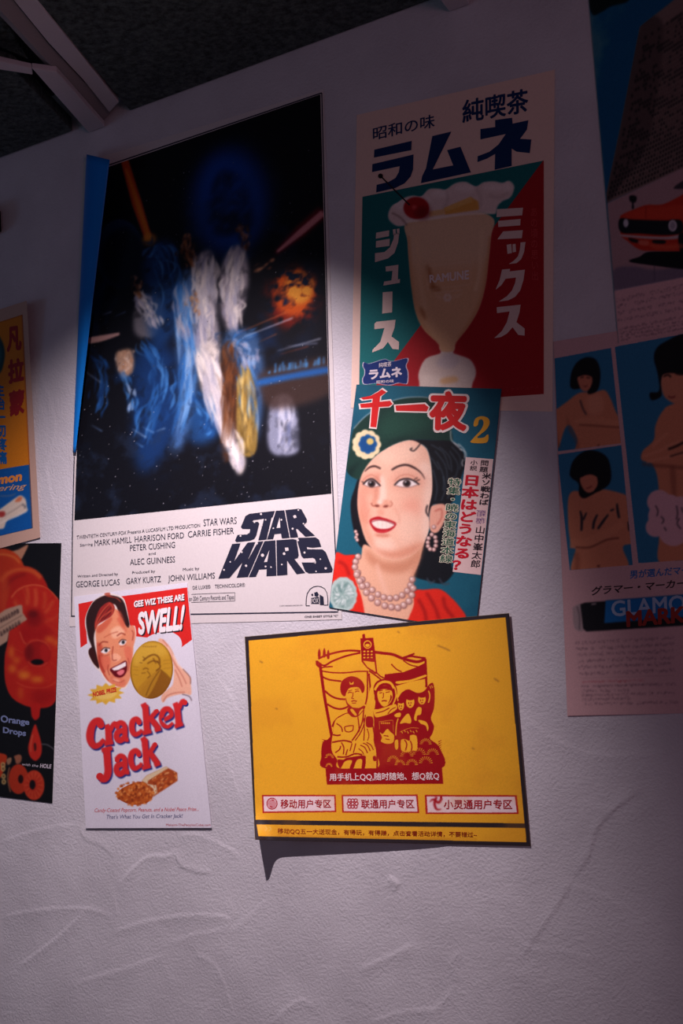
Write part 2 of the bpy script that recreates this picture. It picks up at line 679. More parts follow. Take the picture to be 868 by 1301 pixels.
def build_wall():
    xs = np.r_[np.linspace(-4.2, -2.3, 8)[:-1], np.arange(-2.3, -0.40, 0.0028), np.linspace(-0.4, 2.2, 10)]
    zs = np.r_[np.linspace(0, 0.72, 6)[:-1], np.arange(0.72, CEIL - 0.02, 0.0034), np.linspace(CEIL - 0.02, CEIL + 0.12, 4)]
    X, Z = np.meshgrid(xs, zs[::-1])
    # paper hangs flat: keep the marks low behind the sheets
    Y = -ridge_height(X, Z)
    o = grid_mesh('wall_back', np.stack([X, Y, Z], -1), len(xs), len(zs), PLASTER)
    tag(o, kind='structure')


build_wall()


def slab(name, x0, x1, y0, y1, z0, z1, mat, parent=None):
    v = [(x, y, z) for z in (z0, z1) for y in (y0, y1) for x in (x0, x1)]
    f = [(0, 2, 3, 1), (4, 5, 7, 6), (0, 1, 5, 4), (2, 6, 7, 3), (0, 4, 6, 2), (1, 3, 7, 5)]
    return link_mesh(name, v, f, mat, parent)


FLOOR = rough_board('grey_floor', (0.05, 0.045, 0.05), (0.09, 0.08, 0.085), 30)
tag(slab('floor', -4.2, 2.2, -3.6, 0.0, -0.05, 0.0, FLOOR), kind='structure')
BOARD = rough_board('dark_acoustic_board', (0.014, 0.021, 0.020), (0.12, 0.155, 0.145), 75)
CREAM = ink((205, 196, 200), 0.6, 'painted_timber')
CEILP = ink((70, 72, 74), 0.8, 'ceiling_paint')
tag(slab('ceiling', -4.2, 2.2, -3.6, -0.001, CEIL + 0.10, CEIL + 0.16, CEILP), kind='structure')
# ------------------------------------------------------------------ ceiling boards and beams
def plate(name, px, z, thick, mat, parent=None, inset_y=0.0):
    """horizontal plate whose underside corners were read at height z"""
    w = on_height(np.array(px, float), z)
    w[:, 1] = np.minimum(w[:, 1], -0.004 - inset_y)
    n = len(w)
    top = w + np.array((0, 0, thick))
    faces = [list(range(n))[::-1], [i + n for i in range(n)]] + [[i, (i + 1) % n, (i + 1) % n + n, i + n] for i in range(n)]
    o = link_mesh(name, np.r_[w, top], faces, mat, parent)
    bm = bmesh.new(); bm.from_mesh(o.data)
    bmesh.ops.recalc_face_normals(bm, faces=bm.faces[:])
    bmesh.ops.bevel(bm, geom=bm.edges[:], offset=0.0012, segments=1, affect='EDGES')
    bm.to_mesh(o.data); bm.free()
    return o


zb = CEIL - 0.002
b1 = plate('ceiling_board', [(166, 141), (47, 0), (20, -60), (420, -200), (560, -2), (530, 9)], zb, 0.03, BOARD)
tag(b1, 'large dark rough acoustic ceiling board to the right of the pale beam', 'ceiling board', 'dark acoustic boards on the ceiling')
b2 = plate('ceiling_board', [(0, 200), (92, 166), (18, 88), (0, 82), (-120, 60), (-160, 240)], zb, 0.03, BOARD)
tag(b2, 'dark rough acoustic ceiling board in the corner left of the pale beam', 'ceiling board', 'dark acoustic boards on the ceiling')
b3 = plate('ceiling_board', [(36, 76), (0, 60), (-100, 30), (-120, -60), (-60, -60), (-10, 0)], zb + 0.035, 0.03, BOARD)
tag(b3, 'dark ceiling board seen above the crossing of the pale beams', 'ceiling board', 'dark acoustic boards on the ceiling')


def empty(name, loc):
    o = bpy.data.objects.new(name, None); COL.objects.link(o)
    o.location = loc; o.empty_display_size = 0.05
    return o


def reparent(o, root):
    """keep the mesh where it stands while hanging it under the root"""
    l = np.array(root.location)
    for v in o.data.vertices:
        v.co = Vector(np.array(v.co) - l)
    o.parent = root


zf = EYE + 1.137
beam = empty('ceiling_beam', on_height([(123, 165)], zf)[0])
tag(beam, 'pale painted beam running from the wall top across the dark ceiling at upper left', 'beam', 'pale beams under the ceiling')
p1 = plate('bottom_flange', [(113.5, 169), (133.5, 160.5), (72, 91), (40.5, 87)], zf, 0.012, CREAM)
p2 = plate('cross_flange', [(41.5, 95), (40.2, 87), (0, 78), (-70, 64), (-70, 79), (0, 88.5)], zf + 0.001, 0.011, CREAM)
p3 = plate('top_flange', [(151, 130), (100, 66), (47, 0), (25, -28), (-6, -28), (17, 0), (62, 55), (106, 102), (139, 143)], CEIL - 0.004, 0.014, CREAM)
# the web: sloping side between the two flanges
lowp = on_height(np.array([(133, 160), (72, 91), (20, 34), (-20, -8)], float), zf + 0.010)
upp = on_height(np.array([(140, 143), (106, 103), (62, 56), (15, -2)], float), CEIL + 0.004)
lowp[:, 1] = np.minimum(lowp[:, 1], -0.004); upp[:, 1] = np.minimum(upp[:, 1], -0.004)
off = np.array((-0.02, 0, 0.012))
V = np.r_[lowp, upp, lowp + off, upp + off]
F = []
for i in range(3):
    F += [[i, i + 1, i + 5, i + 4], [i + 8, i + 12, i + 13, i + 9]]
F += [[0, 4, 12, 8], [3, 11, 15, 7], [0, 8, 9, 1], [1, 9, 10, 2], [2, 10, 11, 3], [4, 5, 13, 12], [5, 6, 14, 13], [6, 7, 15, 14]]
p4 = link_mesh('web', V, F, ink((150, 140, 142), 0.7))  # darker than the flanges: the shade on this side is in the colour
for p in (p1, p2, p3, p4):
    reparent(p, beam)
beam2 = empty('ceiling_beam', on_height([(586, 10)], EYE + 1.12)[0])
tag(beam2, 'end of a pale painted beam at the top edge above the drink poster', 'beam', 'pale beams under the ceiling')
q1 = plate('bottom_flange', [(573, 16.5), (600, 8), (520, -110), (478, -105)], EYE + 1.118, 0.012, CREAM)
q2 = plate('web', [(604, 2), (612, -6), (535, -130), (524, -112)], EYE + 1.135, 0.06, ink((150, 140, 142), 0.7))  # same darkened paint, shade put into the web colour
for p in (q1, q2):
    reparent(p, beam2)
# ================================================================== the posters
WHITE = ink((212, 205, 203), 0.5, 'white_paper')
NAVY = ink((36, 38, 56), 0.5)
GREY = ink((70, 68, 76), 0.5)

# ------------------------------------------------------------------ large film poster, its left edge rolled forward
mv = Sheet('movie_poster', 'large film poster with starry dark picture, heavy block title and a blue rolled left edge',
           'poster', [(104, 207), (411, 113), (434.5, 787), (88, 796)], 0.0014, WHITE, n=50)
pc = [(110, 221.5), (407, 120), (421, 627), (94.5, 661)]
A = Print(mv, pc, (11, 12, 19), 1.25)
cl1, cl2, cl3 = A.cloud(14, 3), A.cloud(5, 8), A.cloud(26, 4)
# deep space: blue glow, banks of gas, a planet
A.ell(292, 255, 48, 68, (16, 74, 172), 22, 1.0)
A.blend(np.clip((cl3 - .55) * 2.2, 0, 1) * A.mask([(150, 330), (300, 200), (380, 320), (360, 470), (200, 600), (110, 560), (105, 400)], soft=24), (16, 56, 112))
A.fill([(262, 290), (272, 232), (290, 214), (312, 236), (322, 286), (300, 300)], (9, 12, 24), 9, 0.75, clip=np.clip(cl1 * 1.6, .3, 1))
A.ell(152, 322, 31, 44, (20, 44, 78), 2)
A.ell(158, 330, 29, 40, (9, 14, 28), 7, 0.9)
# two comets with soft tails
A.stroke([(158, 203), (174, 258), (189, 304)], 13, (196, 74, 26), 2.0, 0.95, taper=(.75, .7))
A.stroke([(160, 214), (176, 262), (189, 302)], 6, (214, 120, 34), 2.0, 0.8, taper=(.5, .9))
A.ell(190, 304, 9, 8, (216, 140, 50), 5, .8)
A.stroke([(411, 268), (382, 294), (350, 322)], 17, (120, 26, 34), 5, 0.8, taper=(1, .3))
A.stroke([(411, 270), (382, 295), (352, 320)], 8, (226, 150, 150), 1.5, 0.9, taper=(1, .3))
A.stroke([(104, 434), (128, 430), (152, 424)], 8, (206, 160, 150), 2, .85, taper=(1, .4))
# banks of gas, pale, blue and warm, laid in wisp by wisp
wr = np.random.default_rng(17)
def wisps(path, width, cols, n, w=(2, 6), soft=1.6, alpha=.75, length=.22):
    p = smooth_curve(np.array(path, float), 12, closed=False)
    m_ = len(p)
    for _ in range(n):
        i = wr.integers(0, max(1, int(m_ * (1 - length))))
        j = min(m_ - 1, i + max(4, int(m_ * length * wr.uniform(.5, 1.3))))
        seg = p[i:j + 1]
        s_ = (i + j) / 2 / m_
        half = np.interp(s_, np.linspace(0, 1, len(width)), width)
        d_ = seg[-1] - seg[0]; nn = np.array((-d_[1], d_[0])) / (np.linalg.norm(d_) + 1e-6)
        off = wr.normal(0, .42) * half
        bend = np.sin(np.linspace(0, np.pi, len(seg)))[:, None] * nn * wr.normal(0, half * .18)
        A.stroke((seg + nn * off + bend)[::max(1, len(seg) // 6)], wr.uniform(*w), cols[wr.integers(len(cols))], soft, alpha * wr.uniform(.5, 1), taper=(.15, .1))
for pts, c, s, al in [
    ([(248, 330), (270, 322), (276, 400), (280, 450), (262, 462), (244, 430), (240, 380)], (176, 170, 176), 5, .8),
    ([(248, 440), (276, 440), (286, 500), (304, 552), (312, 588), (302, 602), (284, 556), (260, 510)], (206, 196, 186), 3, .9),
    ([(290, 320), (308, 312), (316, 350), (308, 396), (296, 424), (282, 400), (280, 350)], (180, 170, 178), 4, .8),
    ([(226, 350), (246, 350), (252, 420), (250, 500), (236, 560), (216, 574), (226, 500), (222, 420)], (70, 112, 168), 6, .8),
    ([(176, 378), (200, 376), (208, 404), (192, 430), (170, 420)], (140, 136, 142), 5, .7),
    ([(186, 320), (216, 306), (228, 350), (222, 420), (196, 440), (184, 380)], (26, 66, 122), 8, .8),
    ([(176, 450), (215, 440), (232, 500), (214, 570), (180, 600), (168, 540)], (18, 56, 112), 12, .8),
    ([(284, 430), (324, 424), (336, 480), (326, 560), (304, 540)], (70, 112, 164), 6, .7),
    ([(246, 500), (290, 520), (274, 556), (244, 560)], (28, 78, 140), 8, .8),
    ([(284, 440), (300, 440), (306, 500), (298, 566), (284, 584), (278, 500)], (76, 42, 22), 3, .9),
    ([(306, 462), (320, 474), (327, 520), (325, 574), (306, 574), (300, 520)], (140, 112, 50), 2, .9),
    ([(344, 512), (362, 500), (376, 516), (380, 560), (376, 576), (350, 578), (340, 560)], (140, 146, 168), 2.5, .9),
    ([(148, 448), (166, 444), (170, 466), (160, 480), (150, 470)], (176, 140, 112), 2.5, .9)]:
    A.fill(pts, c, s, al, clip=np.clip(cl2 * 1.2 + .4, .5, 1))
BL = [(24, 70, 130), (40, 100, 170), (70, 134, 200), (16, 46, 92)]
PA = [(226, 218, 208), (206, 198, 196), (238, 230, 220), (178, 176, 186), (150, 150, 172)]
for path, wd, cols, n, kw in [
    ([(186, 330), (205, 315), (220, 350), (226, 400)], (16, 22, 14), BL, 50, {}),
    ([(330, 420), (300, 440), (318, 500), (322, 556)], (14, 18, 14), BL + [(120, 160, 205)], 46, {}),
    ([(182, 430), (205, 470), (196, 520), (180, 570)], (18, 26, 16), BL, 70, {}),
    ([(116, 450), (130, 470), (128, 510), (120, 530)], (8, 12, 8), BL[:2] + BL[3:], 26, {}),
    ([(232, 350), (236, 400), (240, 450), (236, 500), (222, 556)], (7, 12, 13, 12, 8), BL[1:3] + [(120, 164, 212), (160, 186, 216)], 90, {}),
    ([(246, 500), (266, 530), (258, 556)], (14, 16, 8), BL, 34, {}),
    ([(156, 468), (166, 500), (164, 526)], (7, 10, 6), BL[1:3] + [(150, 176, 206)], 26, {}),
    ([(172, 372), (188, 392), (200, 420)], (10, 16, 10), PA, 46, {}),
    ([(262, 322), (258, 360), (262, 400), (264, 446)], (12, 18, 18, 16), PA, 130, {'w': (2.5, 7)}),
    ([(230, 360), (234, 400), (244, 446)], (8, 10, 10), PA[3:] + BL[1:3], 50, {}),
    ([(256, 440), (268, 480), (282, 530), (298, 574), (304, 602)], (14, 16, 12, 9, 4), PA, 120, {'w': (2.5, 7)}),
    ([(304, 312), (296, 350), (296, 390), (298, 424)], (10, 15, 16, 7), PA, 100, {'w': (2.5, 6)}),
    ([(296, 432), (316, 446), (322, 470)], (10, 14, 8), PA[3:] + [(120, 160, 205)], 36, {}),
    ([(240, 296), (238, 318), (246, 340)], (9, 11, 8), [(110, 58, 28), (150, 88, 48), (196, 132, 86), (70, 36, 20)], 44, {'w': (2, 5)}),
    ([(300, 286), (312, 298), (314, 320)], (9, 10, 6), [(96, 52, 30), (60, 32, 22), (200, 138, 100)], 36, {'w': (2, 5)}),
    ([(240, 374), (250, 386), (246, 400)], (8, 9, 5), [(190, 122, 66), (120, 66, 34), (214, 158, 100)], 26, {'w': (2, 4)}),
    ([(176, 350), (174, 366), (180, 380)], (8, 9, 6), [(150, 98, 60), (80, 46, 28), (200, 146, 106)], 28, {'w': (2, 4)}),
    ([(320, 346), (340, 336), (352, 326)], (4, 5, 4), [(196, 132, 94), (150, 90, 60)], 16, {'w': (1.5, 3)}),
    ([(158, 446), (160, 460), (158, 474)], (10, 11, 8), [(206, 170, 138), (168, 124, 94), (220, 204, 190)], 40, {'w': (2, 4)}),
    ([(290, 436), (292, 470), (290, 520), (284, 580)], (9, 12, 10, 7), [(92, 50, 24), (60, 32, 18), (128, 74, 36)], 70, {'w': (2, 5)}),
    ([(312, 466), (312, 500), (314, 540), (314, 574)], (6, 10, 9, 8), [(190, 156, 74), (140, 108, 44), (222, 194, 116), (84, 62, 26)], 80, {'w': (1.5, 4)}),
    ([(358, 504), (362, 530), (360, 556), (356, 576)], (9, 14, 15, 15), [(190, 196, 212), (150, 156, 180), (214, 216, 226), (100, 110, 146)], 90, {'w': (1.5, 4)})]:
    wisps(path, wd, cols, n, **kw)
# burning cloud
A.ell(372, 378, 34, 40, (116, 26, 16), 9, .9, clip=np.clip(cl2 * 2.4 - .55, 0, 1))
A.ell(374, 372, 26, 30, (208, 88, 26), 6, .95, clip=np.clip(cl2 * 2.8 - .7, 0, 1))
A.ell(380, 366, 18, 20, (238, 160, 58), 5, .95, clip=np.clip(cl2 * 3.2 - 1, 0, 1))
for x0, y0, x1, y1, w, c in [(300, 424, 366, 396, 2, (206, 110, 60)), (310, 428, 372, 404, 3, (190, 190, 205)), (352, 446, 408, 430, 2.4, (190, 196, 210)),
                             (330, 434, 352, 424, 1.5, (200, 96, 40)), (364, 440, 404, 436, 2, (160, 168, 190)), (356, 450, 392, 440, 1.5, (210, 90, 50)),
                             (168, 545, 186, 556, 2.5, (150, 180, 214)), (180, 542, 196, 550, 2, (120, 160, 210)), (172, 562, 182, 568, 2.5, (90, 140, 200)), (198, 548, 210, 544, 2, (150, 180, 214)),
                             (130, 400, 142, 396, 2, (150, 160, 180)), (146, 402, 160, 396, 1.5, (100, 130, 180)), (106, 470, 128, 486, 2, (120, 140, 170)), (116, 540, 130, 548, 2, (110, 150, 200))]:
    A.stroke([(x0, y0), (x1, y1)], w, c, .8, .9, smooth=False, taper=(.2, .6))
# far horizon with blue lights
A.fill([(330, 474), (372, 462), (418, 456), (420, 500), (350, 520), (330, 500)], (60, 42, 36), 6, .85)
A.fill([(330, 482), (370, 474), (416, 466), (416, 474), (370, 482), (330, 490)], (28, 92, 168), 3, .85)
rs = np.random.default_rng(2)
for _ in range(26):
    x = rs.uniform(334, 414); h = rs.uniform(2, 13); y = 476 - (x - 334) * .17
    A.stroke([(x, y), (x, y - h)], 1.6, (70, 150, 220), .5, .8, smooth=False)
A.blend(np.clip((A.cloud(7, 12) - .62) * 2.5, 0, 1) * A.mask([(112, 560), (200, 540), (400, 560), (420, 620), (96, 655)], soft=10) * .5, (32, 46, 70))
for _ in range(420):
    x, y = rs.uniform(100, 418), rs.uniform(190, 650)
    if rs.random() < .5 and y < 520: continue
    b = rs.uniform(60, 190)
    A.ell(x, y, rs.uniform(.35, .75), rs.uniform(.4, .8), (b, b, b * 1.04), 0, rs.uniform(.5, 1))
A.grain(1.5)
A.build('printed_picture', 2)

edge = []
def rule(p, w):
    """thin printed rule along a polyline, as separate bars"""
    p = np.asarray(p, float); out = []
    for a, b in zip(p[:-1], p[1:]):
        d = (b - a) / np.linalg.norm(b - a); n = np.array((-d[1], d[0])) * w / 2
        out.append(np.array([a + n, b + n, b - n, a - n]))
    return out
mv.flat('border_line', rule([(92.2, 660), (90.8, 783.5)], 1.3) + rule([(90.8, 782.8), (429.5, 777.3)], 1.5) +
        rule([(429.5, 776), (420, 560)], 1.3) + rule([(420, 560), (408.9, 118)], 1.2) + rule([(408.9, 118), (112, 218.5)], 1.6) + rule([(92.2, 660), (94.3, 580)], 1.2), NAVY, 2)

T = crop(270, 630, 0.19585)
ti = mv.flat('title_lettering', [T(*p) for p in [
    (240, 116, 405, 97, 390, 138, 383, 140, 350, 283, 297, 289, 335, 147, 265, 158, 258, 168, 295, 168, 303, 180, 285, 255, 270, 280, 245, 290, 155, 300, 147, 290, 162, 253, 225, 250, 242, 235, 245, 215, 195, 214, 184, 203, 213, 132),
    (412, 97, 466, 93, 500, 272, 450, 276, 445, 244, 402, 248, 393, 280, 354, 283),
    (472, 92, 560, 83, 578, 88, 612, 150, 612, 170, 592, 187, 602, 202, 665, 258, 603, 265, 550, 214, 541, 216, 557, 268, 505, 272),
    (128, 312, 182, 307, 140, 425, 228, 303, 278, 299, 225, 425, 296, 297, 330, 294, 230, 526, 157, 531, 195, 430, 110, 533, 38, 537),
    (337, 294, 408, 288, 415, 518, 350, 521, 352, 475, 302, 478, 281, 525, 236, 527),
    (415, 288, 520, 280, 545, 285, 560, 385, 553, 403, 532, 410, 602, 500, 545, 508, 484, 420, 486, 512, 419, 517),
    (548, 285, 560, 272, 668, 269, 690, 283, 706, 330, 650, 336, 612, 331, 614, 346, 715, 347, 735, 365, 780, 475, 775, 495, 755, 498, 625, 503, 602, 490, 578, 432, 655, 432, 668, 440, 672, 430, 664, 408, 650, 401, 590, 405, 577, 390)]], NAVY, 2)
tc = mv.flat('title_counters', [T(*p) for p in [(436, 140, 416, 208, 441, 206), (522, 130, 540, 127, 547, 140, 530, 146), (369, 352, 334, 430, 355, 428), (470, 336, 492, 335, 495, 355, 474, 359)]], WHITE, 4, ti)
rs = np.random.default_rng(11)
dots = []
for x, y, r in [(315, 118, 7), (535, 133, 9), (345, 155, 5), (272, 170, 6), (318, 190, 8), (235, 237, 6), (182, 260, 6), (447, 155, 6), (395, 210, 5), (520, 213, 7), (557, 92, 5), (590, 180, 5), (325, 385, 11),
                (218, 453, 8), (115, 428, 5), (75, 480, 6), (290, 310, 5), (345, 458, 6), (380, 462, 5), (465, 375, 9), (484, 345, 8), (450, 445, 5), (597, 368, 7), (555, 288, 7), (735, 470, 8), (700, 410, 5), (190, 365, 6), (672, 490, 5), (660, 425, 6)]:
    t = np.linspace(0, 2 * np.pi, 9)[:-1]
    dots.append(T(*np.c_[x + r * np.cos(t), y + r * np.sin(t)].ravel()))
absorb(ti, tc, mv.flat('title_stars', dots, WHITE, 5, ti))
C5 = crop(85, 640, 0.2765)
def zl(cr, k, s, x0, y0, x1, y1, h, **kw):
    a, b = cr(x0, y0, x1, y1)
    return line(s, *a, *b, h * k, **kw)
L5 = lambda *a, **k: zl(C5, .2765, *a, **k)
mv.letters('credit_lettering', [
    L5('STAR WARS', 628, 103, 780, 92, 33), L5('MARK HAMILL', 127, 195, 298, 178, 29), L5('HARRISON FORD', 312, 177, 538, 158, 29), L5('CARRIE FISHER', 556, 155, 768, 137, 30),
    L5('PETER CUSHING', 290, 217, 497, 202, 29), L5('ALEC GUINNESS', 290, 282, 497, 269, 29), L5('GEORGE LUCAS', 42, 385, 242, 373, 29), L5('GARY KURTZ', 273, 370, 432, 359, 29), L5('JOHN WILLIAMS', 465, 357, 680, 343, 29)], NAVY, 2)
mv.letters('small_credit_lettering', [
    L5('TWENTIETH CENTURY-FOX Presents A LUCASFILM LTD PRODUCTION', 45, 163, 612, 107, 17), L5('Starring', 60, 197, 118, 191, 13), L5('and', 375, 236, 408, 233, 13),
    L5('Written and Directed by', 48, 340, 235, 328, 13), L5('Produced by', 300, 323, 405, 315, 13), L5('Music by', 533, 309, 608, 303, 14),
    L5('DE LUXE®', 578, 394, 660, 389, 17), L5('TECHNICOLOR®', 680, 389, 818, 381, 18), L5('on 20th Century Records and Tapes', 562, 447, 768, 438, 22),
    zl(T, .19585, 'ONE SHEET STYLE "C"', 598, 791, 815, 784, 13, bold=.01), zl(T, .19585, '© 1977 TWENTIETH CENTURY-FOX', 435, 718, 585, 713, 8)], NAVY, 2)
mv.flat('caption_box', rule(C5(572, 416, 772, 408, 772, 446, 572, 453), .45) , GREY, 2)
arch = [(607, 712), (608, 670), (614, 635), (632, 605), (655, 590), (680, 585), (705, 589), (728, 602), (743, 630), (748, 665), (749, 708)]
em = mv.flat('studio_emblem', rule(T(*np.array(arch).ravel()), .9) + rule(T(605, 713, 632, 712), .8) + rule(T(724, 709, 750, 708), .8) +
        [T(*p) for p in [(640, 640, 650, 632, 655, 645, 646, 652), (660, 628, 680, 622, 690, 640, 680, 655, 662, 650), (696, 640, 720, 655, 724, 708, 697, 708), (640, 662, 692, 655, 692, 700, 640, 700)]], NAVY, 2)
mv.letters('emblem_lettering', [fit('FOX', T(644, 668, 688, 662, 688, 694, 644, 696))], WHITE, 4, em)

# the rolled left edge: paper curling forward, showing its blue back
BLUE = ink((18, 124, 214), 0.4, 'blue_paper_back')
outer = np.array([(110, 196), (105.5, 290), (100.5, 390), (96, 490), (92.5, 575)], float)
inner = np.array([(139.5, 203), (129, 290), (117, 390), (105.5, 490), (96, 575)], float)
tt = np.linspace(0, 1, 40)
def along(p):
    s = np.linspace(0, 1, len(p))
    return np.c_[np.interp(tt, s, p[:, 0]), np.interp(tt, s, p[:, 1])]
o_, i_ = along(outer), along(inner)
rows = []
for o1, i1 in zip(o_, i_):
    w = np.linalg.norm(i1 - o1)
    r = w * 0.0020 * 0.48
    ang = np.radians(np.linspace(-90, 75, 18))
    a = (1 - np.cos(ang)) / (1 + 0)            # 0 at the outer edge of the curl
    x = np.r_[o1[0] + (i1[0] - o1[0]) * 0.62 * a, o1[0] + (i1[0] - o1[0]) * np.linspace(.55, 1, 5)]
    l = np.r_[0.0026 + r * (1 + np.sin(ang)), 0.0026 + r * np.linspace(1.99, 1.75, 5)]
    y = np.interp(x, (o1[0], i1[0]), (o1[1], i1[1]))
    rows.append(on_wall(np.c_[x, y], l) - mv.c)
rows = np.array(rows)
ro = grid_mesh('rolled_edge', rows, rows.shape[1], rows.shape[0], BLUE, mv.root)
ro['label'] = 'blue back of the paper'
md = ro.modifiers.new('thickness', 'SOLIDIFY'); md.thickness = 0.0004; md.offset = 0
# ------------------------------------------------------------------ drink poster
CREAMPAPER = ink((236, 205, 188), 0.5, 'cream_paper')
DEEP = ink((18, 46, 92), 0.5)
PALE = ink((226, 200, 188), 0.5)
dk = Sheet('drink_poster', 'cream drink poster with a tall glass on a teal and red ground', 'poster',
           [(453.5, 146), (705, 88.5), (702, 523), (446, 518)], 0.0014, CREAMPAPER)
A = Print(dk, [(460.6, 250), (691, 204), (691, 500.6), (456, 517)], (22, 108, 108), 1.6)
A.poly([(691, 203), (712, 190), (712, 530), (440, 540)], (168, 26, 34))
Z3, Z4 = crop(440, 80, .32258), crop(430, 320, .32258)
# glass body, foot and stem
A.fill(Z4(400, 372, 455, 372, 452, 398, 470, 405, 520, 425, 542, 470, 530, 515, 500, 560, 340, 560, 318, 510, 318, 470, 345, 420, 402, 398), (226, 206, 192), .5)
A.fill(Z4(420, 400, 450, 398, 480, 440, 430, 460, 385, 440), (204, 190, 190), 3, .8)
A.fill(Z4(360, 480, 420, 500, 400, 530, 340, 525, 330, 490), (240, 222, 206), 3, .8)
A.fill(Z4(405, 500, 460, 490, 470, 510, 410, 520), (226, 176, 120), 2, .8)
A.fill(Z4(470, 440, 520, 450, 530, 490, 490, 510), (232, 214, 200), 3, .8)
body = [(516.5, 283), (518, 306), (519.5, 330), (522.5, 362), (528, 396), (538, 418), (556, 436), (561, 446), (576, 446), (580, 435), (596, 414), (609, 391), (617, 362), (621, 330), (624, 300), (627, 278), (600, 268), (556, 274)]
A.fill(body, (226, 178, 134), .6)
bm_ = A.mask(body)
A.fill([(516, 280), (630, 270), (622, 330), (520, 335)], (230, 196, 160), 14, .8, clip=bm_)
A.stroke([(519, 300), (523, 360), (532, 402), (552, 434)], 4, (214, 158, 112), 2, .8, clip=bm_)
A.stroke([(624, 300), (617, 360), (606, 394), (584, 430)], 5, (210, 150, 104), 2, .8, clip=bm_)
A.stroke([(613, 290), (610, 340), (604, 370)], 4, (240, 206, 166), 2.5, .7, clip=bm_)
A.stroke([(530, 300), (533, 350), (541, 395)], 5, (238, 198, 154), 3, .7, clip=bm_)
for p in [(345, 55, 365, 70, 380, 150, 360, 120), (320, 215, 340, 235, 345, 270, 325, 245), (365, 130, 400, 140, 400, 155, 365, 150)]:
    A.fill(Z4(*p), (170, 104, 62), 2.5, .7)
# scalloped rim
rim = Z3(165, 597, 178, 565, 205, 548, 232, 530, 262, 522, 296, 525, 325, 497, 365, 495, 392, 498, 428, 474, 470, 468, 510, 486, 540, 470, 580, 466, 615, 472, 642, 464, 662, 488, 648, 528, 615, 545, 596, 565, 585, 592, 520, 590, 440, 600, 340, 616, 250, 628, 230, 640, 200, 642, 172, 622)
A.fill(rim, (228, 206, 196), .5)
rm = A.mask(rim)
for x, y, rx, ry in [(215, 560, 30, 22), (300, 540, 34, 20), (372, 515, 40, 16), (470, 492, 46, 16), (580, 490, 46, 14), (635, 490, 20, 20)]:
    q = Z3(x, y)[0]; A.ell(q[0], q[1], rx * .32, ry * .32, (244, 228, 220), 3, .8, clip=rm)
for p in [(300, 530, 330, 560, 335, 600), (395, 505, 400, 540, 380, 580), (510, 490, 530, 530, 525, 570), (560, 520, 600, 530, 640, 510)]:
    A.stroke(Z3(*p), 2.5, (196, 172, 164), 2, .7, clip=rm)
A.poly(Z3(385, 572, 490, 528, 520, 545, 524, 578, 388, 598), (226, 164, 78), .6)
A.poly(Z3(385, 572, 490, 528, 500, 545, 395, 585), (238, 190, 110), 1, .8)
A.poly(Z3(325, 585, 385, 575, 388, 596, 328, 606), (228, 178, 110), 1, .8)
A.stroke(Z3(235, 625, 350, 612, 450, 598, 590, 590), 2.2, (246, 226, 206), .8, .9)
A.stroke(Z3(180, 590, 215, 610, 240, 640), 2.5, (150, 120, 110), 1.5, .7)
# cherry
q = Z3(276, 571)[0]; A.ell(q[0], q[1], 16.3, 14, (172, 24, 30), .4)
q = Z3(300, 590)[0]; A.ell(q[0], q[1], 10, 8, (120, 12, 20), 5, .8)
q = Z3(268, 568)[0]; A.ell(q[0], q[1], 3.2, 2.8, (224, 92, 84), 2, .9)
# label frame on the glass
for a in [(350, 58, 520, 38), (520, 38, 523, 128), (352, 150, 523, 128), (350, 58, 352, 150)]:
    A.stroke(Z4(*a), .7, (238, 206, 176), .3, .7, smooth=False)
q = Z4(430, 180)[0]
for k in range(6):
    A.ell(q[0] + 3.6 * math.cos(k * 1.047), q[1] + 3.6 * math.sin(k * 1.047), 2.1, 2.1, (240, 214, 196), .4, .8)
for a in [(385, 172, 410, 178), (390, 182, 408, 184), (452, 172, 488, 166), (452, 180, 478, 176), (378, 162, 490, 150)]:
    A.stroke(Z4(*a), .8, (240, 210, 184), .3, .7, smooth=False)
# blue badge
bd = crop(455, 270, .17685)
bp_ = bd(38, 1075, 70, 1085, 110, 1076, 190, 1052, 230, 1066, 270, 1064, 352, 1044, 362, 1065, 350, 1090, 350, 1112, 362, 1150, 358, 1225, 330, 1232, 290, 1226, 240, 1240, 200, 1240, 130, 1228, 60, 1236, 34, 1228, 30, 1195, 44, 1165, 44, 1130, 32, 1105)
A.fill(bp_, (210, 200, 215), 0)
c0 = bp_.mean(0); A.fill(c0 + (bp_ - c0) * .965, (24, 48, 110), 0)
A.grain(2.0).build('printed_picture', 2)
st = Z3(135, 445, 250, 560)
dk.flat('cherry_stick', rule(st, 1.7) + [st[0] + np.array([(3.2 * math.cos(t), 3.2 * math.sin(t)) for t in np.linspace(0, 6.28, 13)[:-1]])], ink((40, 24, 34), .5), 6)
Y = crop(455, 100, .288)
dk.flat('title_lettering', [Y(*p) for p in [
    (72, 313, 237, 274, 235, 315, 70, 348),
    (63, 377, 245, 334, 243, 400, 232, 432, 205, 462, 165, 482, 80, 502, 82, 468, 135, 455, 165, 438, 180, 412, 184, 386, 62, 412),
    (328, 253, 412, 233, 330, 400, 420, 382, 393, 315, 452, 300, 498, 413, 277, 461, 283, 430, 300, 395),
    (605, 182, 680, 172, 682, 198, 752, 183, 745, 225, 715, 265, 765, 268, 758, 328, 700, 322, 678, 308, 678, 385, 603, 402, 605, 332, 570, 352, 527, 368, 528, 342, 580, 322, 620, 290, 652, 244, 540, 268, 540, 222, 605, 213)]], DEEP, 2)
dk.letters('heading_lettering', [fit('純喫茶', Y(460, 96, 750, 40, 752, 148, 460, 199), .022), fit('昭和の味', Y(65, 216, 338, 154, 338, 214, 66, 273), .012)], DEEP, 2)
g = crop(620, 240, .1613)
